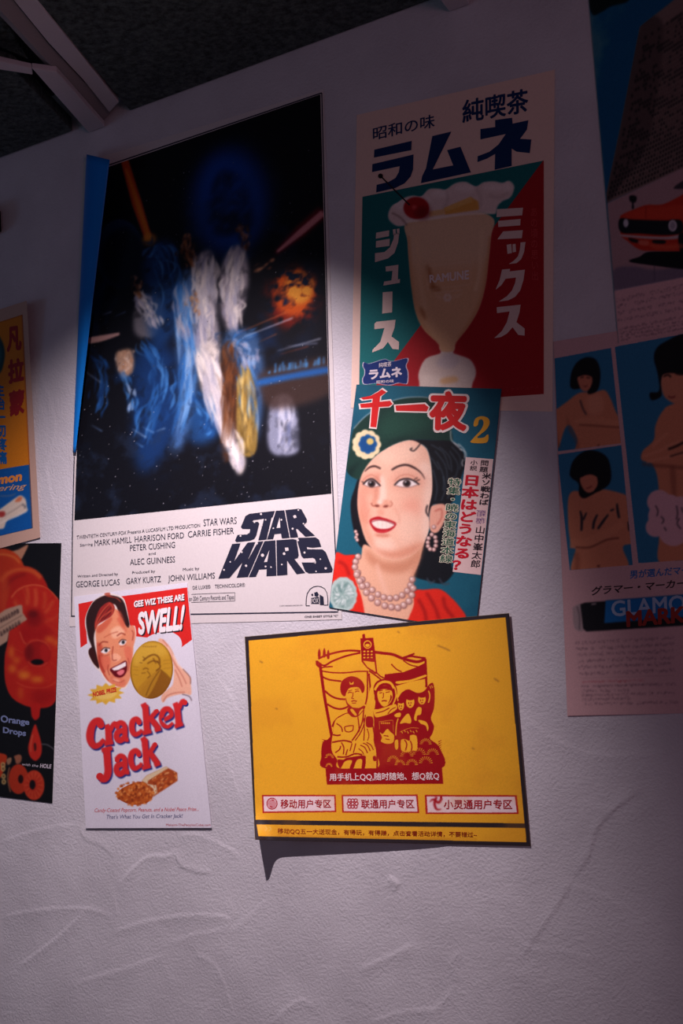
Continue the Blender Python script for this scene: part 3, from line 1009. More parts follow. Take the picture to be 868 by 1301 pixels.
dk.flat('side_lettering', [g(*p) for p in [(72, 160, 277, 148, 270, 208, 68, 222), (80, 252, 258, 237, 255, 287, 82, 300), (120, 335, 275, 325, 268, 388, 75, 397),
        (148, 440, 185, 434, 190, 505, 155, 512), (195, 436, 218, 432, 222, 495, 196, 500),
        (258, 422, 297, 418, 285, 500, 262, 555, 225, 585, 165, 592, 205, 565, 238, 530, 252, 480),
        (112, 635, 175, 630, 172, 650, 292, 636, 280, 720, 255, 800, 215, 850, 160, 878, 85, 888, 150, 845, 190, 800, 215, 740, 222, 698, 140, 708, 105, 760, 60, 795, 92, 720),
        (70, 932, 258, 912, 250, 970, 225, 1050, 290, 1100, 290, 1155, 240, 1150, 195, 1090, 150, 1140, 100, 1168, 50, 1175, 110, 1120, 150, 1050, 172, 965, 72, 978)]], PALE, 6)
dk.flat('side_lettering', [bd(*p) for p in [(130, 145, 225, 128, 222, 170, 128, 188), (130, 205, 228, 188, 226, 240, 128, 252), (122, 292, 190, 284, 230, 250, 255, 190, 260, 155, 296, 148, 288, 215, 262, 290, 215, 330, 122, 357),
        (250, 122, 270, 118, 272, 158, 254, 162), (278, 118, 298, 114, 298, 152, 282, 156),
        (198, 388, 290, 375, 286, 480, 302, 478, 300, 505, 182, 525, 188, 496, 240, 488, 248, 418, 200, 424),
        (178, 573, 248, 567, 245, 717, 174, 726),
        (118, 800, 132, 785, 270, 770, 262, 830, 240, 890, 295, 930, 293, 985, 248, 980, 215, 930, 180, 975, 102, 1005, 105, 985, 160, 930, 190, 830, 118, 838)]], PALE, 6)
dk.letters('glass_lettering', [fit('RAMUNE', Z4(358, 91, 515, 71, 515, 108, 360, 123), .03)], ink((236, 218, 210), .5), 6)
dk.letters('badge_lettering', [fit('純喫茶', bd(150, 1080, 240, 1070, 240, 1106, 150, 1114), .012), fit('ラムネ', bd(76, 1128, 316, 1106, 316, 1180, 80, 1202), .05), fit('昭和の味', bd(132, 1207, 258, 1198, 258, 1221, 132, 1229), .01)], ink((226, 214, 220), .5), 6)
dk.letters('faint_side_lettering', [column('あの頃の思い出', *g(362, 140)[0], *g(372, 725)[0], 9.5, .01), line('ミックスジュース', *Z4(640, 552)[0], *Z4(790, 536)[0], 3.2)], ink((196, 62, 62), .5), 6)
# ------------------------------------------------------------------ magazine cover with a woman's portrait
mg = Sheet('magazine_cover', "old magazine cover with a painted smiling woman in a green hat and pearl necklace", 'magazine cover',
           [(453, 488.5), (637.6, 494), (604.7, 802), (418, 772)], 0.0046, ink((60, 90, 100), .5),
           lift=lambda u, v: 0.003 * np.sin(np.pi * u) * np.sin(np.pi * v) - 0.0012 * v - 0.0004 * u)
A = Print(mg, [(453.3, 489), (637.2, 494.5), (604.4, 801), (418.4, 771.5)], (26, 92, 112), 1.7)
m = crop(415, 480, .26498)
k = .26498
def E_(x, y, rx, ry, c, *a, **kw):
    q = m(x, y)[0]
    A.ell(q[0], q[1], rx * k, ry * k, c, *a, **kw)
SK = (238, 188, 160)
cl = A.cloud(18, 7)
A.blend(np.clip((cl - .5) * .8, 0, .3), (16, 66, 92))
# hair behind the neck
A.fill(m(590, 600, 606, 700, 600, 800, 600, 900, 612, 930, 560, 985, 480, 972, 415, 945, 430, 870, 480, 760, 520, 690, 540, 600), (17, 20, 26), 1)
for p in [(540, 960, 560, 990, 590, 985), (480, 960, 500, 985, 520, 970)]:
    A.stroke(m(*p), 2.5, (60, 70, 80), 1.5, .7)
# hair left
A.fill(m(160, 470, 135, 530, 116, 600, 122, 690, 145, 780, 178, 822, 230, 830, 200, 700, 185, 520), (20, 18, 24), .8)
# neck, shoulders
A.fill(m(178, 800, 230, 820, 300, 840, 400, 840, 470, 760, 445, 880, 415, 960, 420, 1010, 432, 1060, 420, 1110, 392, 1170, 250, 1160, 178, 1150, 160, 1060, 140, 1000, 126, 930, 132, 890, 165, 855), (232, 178, 146), .8)
A.fill(m(190, 820, 270, 880, 390, 870, 460, 790, 440, 870, 380, 930, 280, 930, 200, 880), (196, 128, 96), 5, .75)
A.stroke(m(445, 850, 420, 930, 400, 1010, 370, 1060), 5, (206, 140, 108), 3, .7)
A.stroke(m(240, 890, 260, 960, 290, 1040), 5, (240, 192, 166), 3, .7)
# red dress
A.fill(m(40, 846, 90, 850, 140, 850, 128, 880, 130, 930, 145, 985, 170, 1060, 182, 1140, 170, 1170, 100, 1130, 30, 1000), (222, 42, 28), .6)
A.fill(m(420, 1022, 470, 1016, 545, 1014, 600, 1055, 640, 1100, 670, 1150, 660, 1230, 370, 1230, 395, 1150, 418, 1090), (222, 42, 28), .6)
A.stroke(m(55, 880, 90, 900, 110, 950), 4, (160, 20, 18), 2, .7)
for p in [(480, 1030, 520, 1100, 540, 1160), (560, 1050, 570, 1100, 610, 1150), (440, 1060, 470, 1120, 480, 1180)]:
    A.stroke(m(*p), 4, (150, 18, 18), 2.2, .75)
# hat
hat = m(96, 440, 110, 350, 128, 250, 165, 205, 225, 160, 300, 118, 370, 98, 440, 92, 520, 98, 580, 125, 605, 180, 600, 250, 598, 310, 500, 300, 400, 298, 320, 322, 240, 372, 195, 430, 170, 482, 130, 480)
A.fill(hat, (24, 54, 46), .6)
hm = A.mask(hat)
A.fill(m(300, 160, 450, 150, 520, 220, 400, 270, 250, 280), (34, 78, 62), 12, .7, clip=hm)
A.fill(m(100, 440, 200, 380, 320, 300, 420, 290, 260, 330, 150, 420, 120, 480), (12, 32, 30), 4, .7, clip=hm)
A.stroke(m(130, 244, 180, 190, 240, 148, 310, 112, 380, 95, 450, 92, 510, 98), .9, (196, 200, 204), .3, .9)
# hair right
A.fill(m(396, 300, 440, 296, 520, 300, 600, 305, 648, 345, 668, 400, 648, 470, 625, 540, 600, 600, 545, 612, 512, 608, 490, 660, 484, 600, 500, 540, 502, 430, 484, 345, 448, 318, 425, 345, 405, 350, 430, 325), (16, 18, 24), .7)
for p in [(500, 320, 560, 360, 590, 440), (530, 400, 560, 470, 560, 540), (510, 440, 530, 520, 520, 590), (590, 350, 630, 420, 610, 500), (610, 470, 600, 530, 580, 580), (500, 380, 540, 440), (540, 330, 590, 380, 600, 450), (520, 350, 570, 420, 580, 500), (600, 330, 640, 380, 640, 440), (560, 470, 570, 530, 550, 590)]:
    A.stroke(m(*p), 1.8, (58, 70, 80), 1.2, .7)
for p in [(595, 250, 600, 300, 640, 330), (630, 315, 660, 345, 662, 385), (640, 340, 668, 360, 665, 400), (610, 310, 635, 335, 650, 350), (655, 390, 650, 410, 655, 425)]:
    A.stroke(m(*p), 1.4, (206, 214, 214), .5, .85)
# face
face = m(188, 430, 240, 372, 320, 322, 398, 299, 450, 316, 485, 350, 502, 430, 506, 540, 488, 640, 492, 720, 462, 800, 405, 850, 330, 872, 255, 852, 195, 790, 166, 710, 148, 610, 158, 500)
A.fill(face, SK, .7)
fm = A.mask(face)
A.fill(m(440, 420, 506, 430, 508, 700, 470, 790, 450, 640, 470, 540), (246, 214, 192), 6, .8, clip=fm)
A.fill(m(250, 360, 400, 310, 440, 380, 300, 420), (246, 206, 178), 8, .8, clip=fm)
A.fill(m(380, 575, 450, 590, 440, 670, 370, 650), (232, 150, 126), 12, .6, clip=fm)
A.fill(m(150, 540, 190, 560, 205, 680, 165, 690), (218, 138, 114), 8, .75, clip=fm)
A.fill(m(150, 600, 170, 700, 200, 780, 260, 845, 330, 866, 410, 846, 470, 790, 420, 800, 330, 830, 250, 812, 205, 750, 175, 660), (212, 140, 110), 5, .85, clip=fm)
A.fill(m(236, 768, 316, 778, 322, 822, 240, 816), (246, 208, 184), 5, .8, clip=fm)
A.fill(m(345, 660, 420, 640, 450, 720, 380, 790, 340, 740), (244, 204, 178), 8, .6, clip=fm)
A.fill(m(165, 470, 262, 462, 262, 540, 165, 560), (216, 150, 124), 6, .7, clip=fm)
A.fill(m(320, 455, 450, 450, 478, 520, 330, 540), (224, 162, 136), 7, .65, clip=fm)
# nose
A.fill(m(240, 470, 258, 470, 262, 560, 238, 600, 220, 604, 226, 560), (212, 142, 116), 3.5, .8, clip=fm)
A.fill(m(258, 470, 278, 480, 286, 560, 282, 600, 252, 600, 254, 540), (250, 216, 194), 3, .85, clip=fm)
A.fill(m(214, 604, 226, 580, 256, 590, 290, 584, 312, 608, 296, 622, 262, 628, 232, 622), (226, 160, 132), 2.5, .8, clip=fm)
q = m(256, 596)[0]; A.ell(q[0], q[1], 3.4, 3.0, (252, 222, 202), 2, .9)
A.stroke(m(214, 600, 222, 614, 240, 612), 1.3, (150, 76, 60), .6, .9)
A.fill(m(232, 612, 246, 608, 254, 616, 240, 620), (120, 52, 44), .7, .9); A.fill(m(270, 618, 284, 610, 298, 614, 286, 622), (120, 52, 44), .7, .9)
A.stroke(m(306, 590, 316, 606, 302, 620), 1.4, (186, 112, 90), .8, .8)
A.stroke(m(206, 630, 192, 660, 196, 700), 1.8, (214, 144, 118), 1.6, .5)
A.stroke(m(322, 620, 346, 660, 350, 700), 2.4, (222, 154, 128), 2.2, .5)
A.fill(m(245, 632, 275, 634, 272, 660, 246, 658), (226, 158, 132), 2, .7, clip=fm)
A.fill(m(235, 748, 300, 750, 290, 764, 245, 762), (204, 126, 102), 2.5, .8, clip=fm)
# brows
A.stroke(m(183, 450, 205, 430, 232, 424, 260, 436), 2.6, (52, 34, 34), .6, .95, taper=(.4, .8))
A.stroke(m(312, 442, 345, 424, 385, 418, 425, 434, 455, 458, 472, 486), 2.8, (52, 34, 34), .6, .95, taper=(.8, .25))
# eyes
for ex, ey, w, pts_up, pts_low in [(216, 508, 40, (175, 512, 195, 492, 222, 486, 252, 512, 258, 520), (178, 512, 200, 522, 228, 524, 255, 518)),
                                   (385, 506, 56, (325, 516, 350, 492, 385, 484, 415, 492, 445, 512), (330, 516, 360, 524, 400, 524, 440, 512))]:
    A.fill(m(*(pts_up + tuple(np.array(pts_low).reshape(-1, 2)[::-1].ravel()))), (238, 226, 220), .4)
    E_(ex, ey, 19, 18, (58, 42, 40), .4); E_(ex, ey, 8, 8, (12, 10, 12), .3); E_(ex - 6, ey - 7, 4, 4, (240, 240, 240), .2)
    A.stroke(m(*pts_up), 2.0, (26, 18, 22), .4, .95)
    A.stroke(m(*pts_low), .9, (120, 72, 62), .4, .8)
    A.stroke(m(*[c - (20 if i % 2 else 0) for i, c in enumerate(pts_up)]), 1.2, (186, 118, 96), .8, .7)
A.stroke(m(425, 496, 448, 488), 1.2, (26, 18, 22), .3, .9); A.stroke(m(418, 490, 436, 478), 1, (26, 18, 22), .3, .9)
A.stroke(m(180, 505, 168, 496), 1.2, (26, 18, 22), .3, .9)
# mouth
A.fill(m(206, 684, 226, 670, 250, 665, 270, 671, 300, 680, 334, 698, 316, 726, 276, 743, 238, 738, 216, 714), (176, 20, 32), .5)
A.fill(m(216, 688, 250, 680, 290, 687, 326, 702, 302, 721, 264, 725, 230, 714), (240, 224, 210), .4)
for x in (246, 268, 288, 304):
    A.stroke(m(x, 688, x, 718), .5, (206, 180, 168), .2, .8)
A.stroke(m(214, 692, 250, 682, 290, 688, 328, 704), .9, (110, 8, 20), .3, .9)
A.stroke(m(240, 736, 270, 738, 295, 732), 2, (214, 70, 74), .8, .7)
# forehead curl
A.stroke(m(452, 312, 438, 332, 418, 350, 402, 344, 412, 336), 1.6, (22, 20, 26), .5, .9)
A.stroke(m(484, 610, 478, 640, 490, 665), 2, (22, 20, 26), .6, .9)
# ear, earrings
A.fill(m(500, 622, 530, 606, 566, 608, 578, 640, 560, 700, 530, 742, 500, 735, 492, 690), (232, 170, 144), .6)
A.stroke(m(520, 640, 550, 630, 552, 670, 530, 705), 2.2, (196, 110, 92), 1.2, .8)
def pearl(x, y, r, c=(206, 164, 152)):
    E_(x, y, r, r, (118, 76, 72), .2); E_(x - r * .1, y - r * .1, r * .86, r * .86, c, .5); E_(x - r * .3, y - r * .35, r * .36, r * .33, (250, 232, 222), .6, .95)
for x, y in [(505, 752), (522, 765), (490, 770), (525, 785), (486, 790), (524, 806), (487, 808), (515, 824), (497, 822), (515, 716)]:
    pearl(x, y, 10, (224, 186, 176))
for x, y in [(140, 738), (146, 752), (142, 766), (148, 778)]:
    pearl(x, y, 8, (224, 186, 176))
for x, y in [(152, 858), (140, 882), (136, 908), (150, 935), (172, 968), (195, 995), (220, 1018), (247, 1040), (275, 1053), (305, 1058), (335, 1055), (363, 1043), (388, 1022), (403, 995), (412, 968)]:
    pearl(x, y, 15)
for x, y in [(146, 945), (160, 975), (172, 1000), (192, 1030), (216, 1056), (246, 1078), (280, 1093), (312, 1100), (343, 1103), (371, 1091), (396, 1072), (410, 1042), (416, 1010)]:
    pearl(x, y, 16)
# hat flower, carnation
for t in np.linspace(0, 2 * np.pi, 12)[:-1]:
    E_(192 + 48 * math.cos(t), 320 + 50 * math.sin(t), 22, 22, (232, 214, 168), .4)
E_(192, 320, 52, 52, (226, 206, 160), .5)
for t in np.linspace(0, 2 * np.pi, 9)[:-1]:
    E_(198 + 28 * math.cos(t), 318 + 30 * math.sin(t), 17, 17, (24, 82, 140), .5)
E_(196, 318, 34, 36, (20, 74, 132), .6); E_(209, 305, 17, 16, (214, 190, 110), .4)
rs = np.random.default_rng(4)
for t in np.linspace(0, 2 * np.pi, 15)[:-1]:
    E_(80 + 44 * math.cos(t), 1040 + 62 * math.sin(t), 24, 24, (176, 200, 192), .6)
E_(82, 1040, 54, 66, (150, 178, 170), .8)
for _ in range(90):
    t = rs.uniform(0, 6.28); r0, r1 = rs.uniform(5, 40), rs.uniform(35, 66)
    A.stroke(m(80 + r0 * math.cos(t), 1040 + r0 * math.sin(t), 80 + .8 * r1 * math.cos(t + .25), 1040 + r1 * math.sin(t + .25)), 1.1, [(104, 138, 132), (228, 240, 234)][rs.integers(2)], .4, .8, smooth=False)
A.grain(2.2).build('printed_picture', 2)
n7 = crop(440, 490, .20737)
sen = [n7(*p) for p in [(88, 74, 150, 62, 195, 38, 218, 22, 246, 40, 212, 64, 190, 76, 105, 86), (85, 112, 268, 92, 284, 112, 262, 128, 90, 136), (162, 74, 208, 68, 184, 256, 148, 252)]]
ichi = [n7(302, 122, 480, 112, 505, 132, 494, 158, 306, 154)]
def grow(pl, d):
    c = pl.mean(0); v = pl - c
    nrm = np.linalg.norm(v, axis=1, keepdims=True)
    bb = np.abs(v).max(0)
    return c + v * (1 + d / bb)
RED = ink((206, 34, 34), .5); OUT = ink((232, 216, 208), .5)
mg.flat('title_outline', [grow(p, 2.1) for p in sen + ichi], OUT, 5)
mg.letters('title_outline', [fit('夜', n7(497, 17, 764, 22, 754, 294, 492, 288), .075)], OUT, 5)
mg.flat('title_lettering', sen + ichi, RED, 7)
mg.letters('title_lettering', [fit('夜', n7(510, 30, 748, 35, 738, 280, 505, 274), .045)], RED, 7)
mg.flat('issue_number', [smooth_curve(m(705, 228, 714, 196, 745, 184, 776, 195, 781, 222, 762, 252, 722, 286, 755, 286, 770, 272, 777, 278, 766, 311, 695, 311, 700, 294, 740, 250, 753, 218, 746, 200, 731, 203, 727, 222, 717, 233), 4)], ink((222, 158, 44), .5), 5)
strip = mg.flat('caption_strip', [m(668, 380, 800, 390, 740, 945, 605, 930)], ink((226, 196, 190), .5), 4)
def mc(s, x0, y0, x1, y1, w, **kw):
    a, b = m(x0, y0, x1, y1)
    return column(s, *a, *b, w * k, across=(1, .06), **kw)
mg.letters('red_lettering', [mc('日本はどうなる？', 700, 462, 640, 928, 84, bold=.04)], ink((196, 24, 44), .5), 6, strip)
mg.letters('black_lettering', [mc('問題', 760, 393, 752, 455, 42, bold=.015), mc('小説', 708, 393, 703, 446, 36, bold=.01), mc('米ソ戦わば', 770, 455, 752, 612, 46, bold=.03), mc('山中峯太郎', 740, 708, 712, 912, 50, bold=.015)], ink((40, 30, 38), .5), 6, strip)
mg.letters('small_lettering', [mc('傑作', 752, 632, 747, 702, 26), mc('百枚', 732, 632, 727, 702, 26)], ink((110, 70, 130), .5), 6, strip)
tk = '特集・暁の東海道本線'
mg.letters('side_outline', [mc(tk, 616, 480, 572, 888, 62, bold=.085)], ink((206, 200, 176), .5), 4)
mg.letters('side_lettering', [mc(tk, 616, 480, 572, 888, 62, bold=.012)], ink((28, 84, 62), .5), 6)
# ------------------------------------------------------------------ yellow phone service poster, paper-cut figures
def _lift(u, v):
    sag = 0.020 * np.clip(1 - u / 0.72, 0, 1) ** 0.8 * np.clip((v - 0.45) / 0.55, 0, 1) ** 2
    corner = 0.026 * np.exp(-((u / 0.045) ** 2)) * np.clip((v - 0.82) / 0.18, 0, 1) ** 2
    return sag + corner - 0.0036 * v - 0.0006 * u * (1 - v)
ph = Sheet('phone_service_poster', 'yellow poster with a dark border and red paper-cut figures, corner curling off the wall', 'poster',
           [(311, 809), (647, 779), (674, 1075), (324, 1067)], 0.0062, ink((120, 100, 60), .5), lift=_lift, n=110)
YL, RD = (240, 174, 42), (156, 14, 22)
A = Print(ph, [(311.5, 809.3), (646.6, 779.4), (673.5, 1074.6), (324.4, 1066.6)], (46, 38, 42), 1.7)
A.poly([(316, 814), (642.5, 784.3), (666.5, 1046), (325, 1041.5)], YL)
A.poly([(326.2, 1047.5), (667.5, 1052), (669, 1070), (328.5, 1062.3)], YL)
cl = A.cloud(22, 5)
ym = A.mask([(316, 814), (642.5, 784.3), (669, 1070), (328, 1062)], smooth=False)
def z(*a): return crop(390, 790, .21889)(*a)
zk = .21889
def S(w, *p, c=RD, **kw): A.stroke(z(*p), w * zk, c, **kw)
def Fl(c, *p, **kw): A.fill(z(*p), c, **kw)
def Pl(c, *p, **kw): A.poly(z(*p), c, **kw)
# flag, poles
S(17, 75, 240, 100, 420, 125, 560, 150, 700)
S(11, 62, 232, 100, 254, 150, 228, 230, 198, 312, 180)
S(12, 66, 215, 110, 195, 170, 178, 240, 167, 312, 170)
S(14, 58, 225, 60, 248, 76, 262)
S(17, 392, 176, 440, 182, 500, 190, 560, 214, 640, 232, 690, 214, smooth=True)
S(10, 560, 208, 610, 190, 625, 184); S(12, 548, 212, 600, 200, 640, 205, 690, 212)
S(13, 688, 215, 692, 300, 694, 380)
for x, y in [(72, 156), (101, 152), (124, 162)]:
    Fl(RD, x, y, x + 8, y + 22, x + 6, y + 52, x - 6, y + 52, x - 8, y + 22)
S(8, 80, 284, 140, 294, 220, 296, 300, 288, 356, 288); S(10, 88, 318, 130, 336, 200, 345); S(11, 104, 400, 140, 430, 180, 446, 224, 450)
S(11, 118, 478, 160, 500, 200, 506, 240, 492); S(10, 148, 610, 160, 580, 190, 552, 236, 536); S(8, 150, 260, 110, 262, 80, 268)
S(9, 352, 290, 352, 360, 350, 430, 340, 480); S(10, 360, 300, 366, 360, 372, 430, 396, 490)
Pl(RD, 452, 305, 560, 292, 640, 262, 690, 236, 692, 330, 600, 348, 520, 372, 490, 350, 450, 340)
Fl(YL, 520, 346, 600, 336, 686, 308, 688, 320, 610, 346, 530, 360)
S(8, 400, 292, 430, 318, 460, 330); S(9, 360, 284, 400, 312, 436, 340); S(7, 490, 245, 520, 275, 550, 290); S(7, 560, 225, 600, 250, 650, 262)
# phone held up
Pl(RD, 310, 96, 385, 92, 397, 180, 404, 250, 410, 302, 396, 302, 350, 270, 318, 232)
Pl(RD, 322, 72, 337, 70, 339, 98, 323, 100)
E0 = z(352, 132)[0]
A.ell(E0[0], E0[1], 24 * zk, 24 * zk, YL); A.ell(E0[0], E0[1], 18 * zk, 18 * zk, RD); A.ell(E0[0], E0[1] + 1, 13 * zk, 9 * zk, YL)
for i in range(3):
    for j in range(3):
        q = z(334 + i * 21, 172 + j * 18)[0]; A.ell(q[0], q[1], 6.5 * zk, 4.5 * zk, YL)
Pl(YL, 326, 226, 392, 232, 400, 292, 352, 262)
Fl(RD, 340, 222, 360, 210, 390, 214, 392, 232, 360, 230)
# the crowd: one red mass, then yellow cut-outs
Fl(RD, 380, 520, 392, 440, 386, 390, 400, 352, 440, 332, 490, 338, 520, 380, 528, 440, 552, 410, 590, 392, 640, 412, 680, 402, 712, 362, 734, 358, 742, 420, 738, 500, 720, 560, 738, 605, 728, 650, 716, 680, 770, 730, 782, 850, 450, 855, 110, 852, 84, 780, 92, 700, 124, 680, 150, 640, 165, 580, 230, 528, smooth=True)
Fl(YL, 398, 470, 386, 430, 386, 392, 370, 380, 362, 430, 372, 500, 384, 520)
# man: jacket, hat, face
Fl(YL, 165, 575, 200, 548, 240, 532, 262, 552, 300, 548, 335, 500, 360, 488, 384, 520, 390, 600, 388, 690, 404, 760, 406, 850, 190, 850, 176, 800, 150, 762, 142, 720, 150, 650)
Fl(RD, 194, 395, 200, 350, 228, 325, 266, 316, 310, 334, 334, 370, 332, 404, 318, 412, 300, 384, 250, 384, 230, 410, 222, 432, 204, 424)
Fl(YL, 229, 425, 238, 398, 256, 382, 296, 380, 316, 404, 318, 444, 304, 478, 276, 494, 250, 478, 234, 456)
Pl(YL, 246, 346, 258, 358, 272, 346, 270, 364, 250, 364)
S(6, 238, 414, 250, 408, 262, 412); S(6, 280, 408, 292, 402, 304, 404); S(5, 268, 410, 266, 432, 260, 444, 274, 446); S(7, 258, 462, 274, 458, 290, 462); S(5, 262, 472, 286, 472)
S(4, 240, 402, 262, 396); S(4, 278, 394, 302, 390); Fl(RD, 226, 440, 236, 470, 262, 496, 246, 500, 228, 470)
Fl(RD, 234, 510, 250, 496, 300, 500, 332, 486, 338, 500, 310, 536, 286, 552, 262, 548, 242, 534)
Fl(YL, 252, 512, 266, 506, 290, 540, 276, 542); Fl(YL, 308, 518, 322, 504, 326, 512, 300, 540)
S(8, 330, 510, 322, 580, 296, 640, 262, 690); S(6, 340, 540, 330, 600, 308, 650, 280, 690); S(7, 296, 552, 304, 620, 300, 640)
for a in [(218, 610, 244, 604, 270, 602), (218, 610, 224, 634, 244, 640), (244, 640, 266, 630, 270, 602)]: S(6, *a)
Fl(RD, 344, 556, 366, 548, 384, 560, 384, 606, 366, 614, 344, 606)
S(7, 172, 590, 200, 612, 206, 640); S(9, 150, 655, 176, 660, 196, 656); S(9, 146, 700, 190, 692, 224, 690, 262, 700); S(7, 200, 700, 214, 730, 212, 770)
S(7, 165, 760, 190, 740, 196, 720); S(9, 176, 784, 230, 784, 280, 766, 322, 772); S(7, 236, 740, 226, 776); S(6, 262, 706, 250, 750); S(6, 284, 706, 270, 760)
S(6, 330, 560, 334, 620, 330, 690); S(5, 350, 620, 360, 660, 352, 690); S(7, 382, 600, 392, 660, 392, 690)
S(6, 310, 716, 336, 730, 352, 762); S(6, 326, 704, 352, 718, 368, 750); S(6, 346, 700, 372, 716, 386, 744); S(5, 300, 736, 320, 752, 330, 770)
Fl(RD, 180, 800, 214, 800, 232, 790, 330, 776, 342, 800, 336, 850, 318, 850, 320, 800, 290, 804, 270, 850, 248, 850, 262, 806, 222, 810, 196, 850, 180, 830)
Fl(RD, 384, 782, 400, 780, 402, 806, 386, 806); S(10, 404, 700, 408, 780, 408, 850)
# woman: scarf round the head, face, book, fist
S(14, 394, 396, 416, 362, 450, 348, 486, 356, 506, 386, c=YL); S(8, 510, 380, 518, 430, 500, 480, c=YL)
Fl(YL, 409, 412, 424, 384, 452, 370, 484, 384, 496, 416, 494, 452, 472, 482, 446, 492, 424, 472, 412, 444)
Fl(RD, 410, 404, 430, 376, 470, 374, 500, 404, 470, 392, 436, 392)
S(5, 420, 414, 438, 410); S(5, 458, 410, 482, 406); S(5, 420, 402, 440, 396); S(4, 456, 396, 482, 394); S(5, 444, 412, 444, 436, 438, 444); S(7, 434, 460, 450, 458, 464, 460)
Fl(RD, 486, 424, 494, 436, 488, 456, 470, 478, 482, 450)
Fl(YL, 386, 512, 420, 506, 470, 490, 514, 478, 522, 506, 480, 534, 430, 550, 398, 552); S(6, 400, 530, 440, 520, 480, 500); S(5, 470, 534, 490, 510, 516, 496)
S(3, 418, 580, 440, 578, 480, 572, 500, 572, c=YL, alpha=.8); S(3, 420, 582, 422, 624, c=YL, alpha=.6); S(3, 500, 572, 502, 640, c=YL, alpha=.6)
for i in range(5):
    q = z(434 + i * 11, 588)[0]; A.ell(q[0], q[1], 1, 1.2, YL, 0, .8)
Fl(YL, 424, 642, 440, 650, 466, 622, 486, 640, 506, 660, 500, 700, 464, 708, 430, 694, 436, 672); S(6, 446, 660, 474, 664); S(5, 456, 680, 480, 684)
Fl(YL, 512, 690, 528, 686, 530, 730, 518, 742, 510, 720)
Fl(YL, 546, 690, 566, 680, 596, 690, 600, 660, 636, 664, 640, 740, 616, 748, 578, 756, 548, 744); S(7, 566, 684, 580, 710, 572, 750); S(7, 600, 690, 610, 720, 606, 750)
# three behind
for x, y, rx, ry in [(546, 484, 18, 30), (600, 466, 24, 34), (668, 450, 22, 30)]:
    q = z(x, y)[0]
    A.ell(q[0], q[1], rx * zk, ry * zk, YL); A.ell(q[0], q[1] - ry * zk * .75, rx * zk * 1.05, ry * zk * .45, RD)
    S(5, x - 8, y, x - 8, y + 12); S(5, x + 4, y, x + 4, y + 10); S(5, x - 6, y + 20, x + 6, y + 19)
Fl(YL, 540, 590, 566, 550, 590, 534, 606, 570, 600, 590, 570, 586); Fl(YL, 622, 560, 640, 500, 664, 500, 662, 536, 640, 546, 636, 574)
S(9, 612, 396, 640, 392, 680, 386, c=YL); S(7, 706, 400, 714, 430, 706, 470, c=YL); Fl(YL, 648, 570, 690, 580, 706, 610, 700, 634, 690, 604, 660, 590)
Fl(YL, 508, 540, 530, 528, 546, 532, 540, 552, 516, 552); S(7, 530, 560, 520, 600, 516, 660, c=YL, alpha=.9); S(6, 530, 460, 524, 430, 534, 406, c=YL)
S(4, 714, 372, 720, 388, c=YL); S(4, 724, 368, 730, 384, c=YL)
for i in range(6):
    S(4, 548 + i * 17, 634 - (i % 2) * 6, 556 + i * 17, 648 - (i % 2) * 8, c=YL)
S(3, 540, 640, 600, 616, 650, 618, c=YL, alpha=.8)
# shrubs with radiating cuts, fringe
rs = np.random.default_rng(8)
for x, y, r in [(500, 810, 34), (540, 830, 30), (580, 780, 38), (610, 830, 34), (650, 770, 40), (690, 820, 40), (690, 710, 34), (730, 770, 36), (130, 790, 26), (128, 840, 20)]:
    for t in np.linspace(math.pi * 1.02, math.pi * 1.98, 10):
        S(4.2, x + .5 * r * math.cos(t), y + .5 * r * math.sin(t), x + r * math.cos(t), y + r * math.sin(t), c=YL, smooth=False, taper=(.4, 1))
for y in range(690, 840, 13):
    S(6, 112, y, 88, y - 8, smooth=False, taper=(1, .3)); S(6, 764, y + 8, 782, y - 4, smooth=False, taper=(1, .3))
Pl(RD, 108, 853, 784, 846, 792, 941, 116, 945)
# three white boxes
b = crop(320, 970, .41475)
for q in [(31, 96, 257, 96, 259, 149, 33, 152), (275, 96, 508, 95, 513, 152, 277, 151), (530, 96, 812, 97, 818, 155, 533, 155)]:
    p = b(*q); A.poly(p, (186, 34, 30))
    c = p.mean(0); A.poly(c + (p - c) * np.array((.958, .83)), (240, 216, 216))
RB = (170, 20, 30)
q = b(62, 123)[0]
A.ell(q[0], q[1], 7.0, 7.6, RB); A.ell(q[0], q[1], 5.7, 6.2, (240, 216, 216)); A.ell(q[0], q[1], 5.0, 5.4, RB)
for i, t in enumerate((-.55, 0, .55)):
    A.stroke([(q[0] - 4.6, q[1] + 2 + t * 5), (q[0] - 1.5, q[1] - 1.5 + t * 5), (q[0] + 1.5, q[1] + 1 + t * 5), (q[0] + 4.6, q[1] - 2.4 + t * 5)], 1.5, (240, 216, 216), .2)
q = b(309, 123)[0]
for dx, dy in [(0, 0), (-5, 0), (5, 0), (0, -4), (0, 4), (-4, -4), (4, -4), (-4, 4), (4, 4)]:
    A.ell(q[0] + dx, q[1] + dy, 2.6, 2.6, RB); A.ell(q[0] + dx, q[1] + dy, 1.3, 1.3, (240, 216, 216))
A.stroke(b(545, 118, 556, 110, 572, 120, 582, 106), 3, RB, .2, taper=(.3, 1)); A.stroke(b(566, 102, 560, 122, 566, 140, 580, 140), 3, RB, .2, taper=(1, .4)); q = b(580, 104)[0]; A.ell(q[0], q[1], 1.6, 1.6, RB)
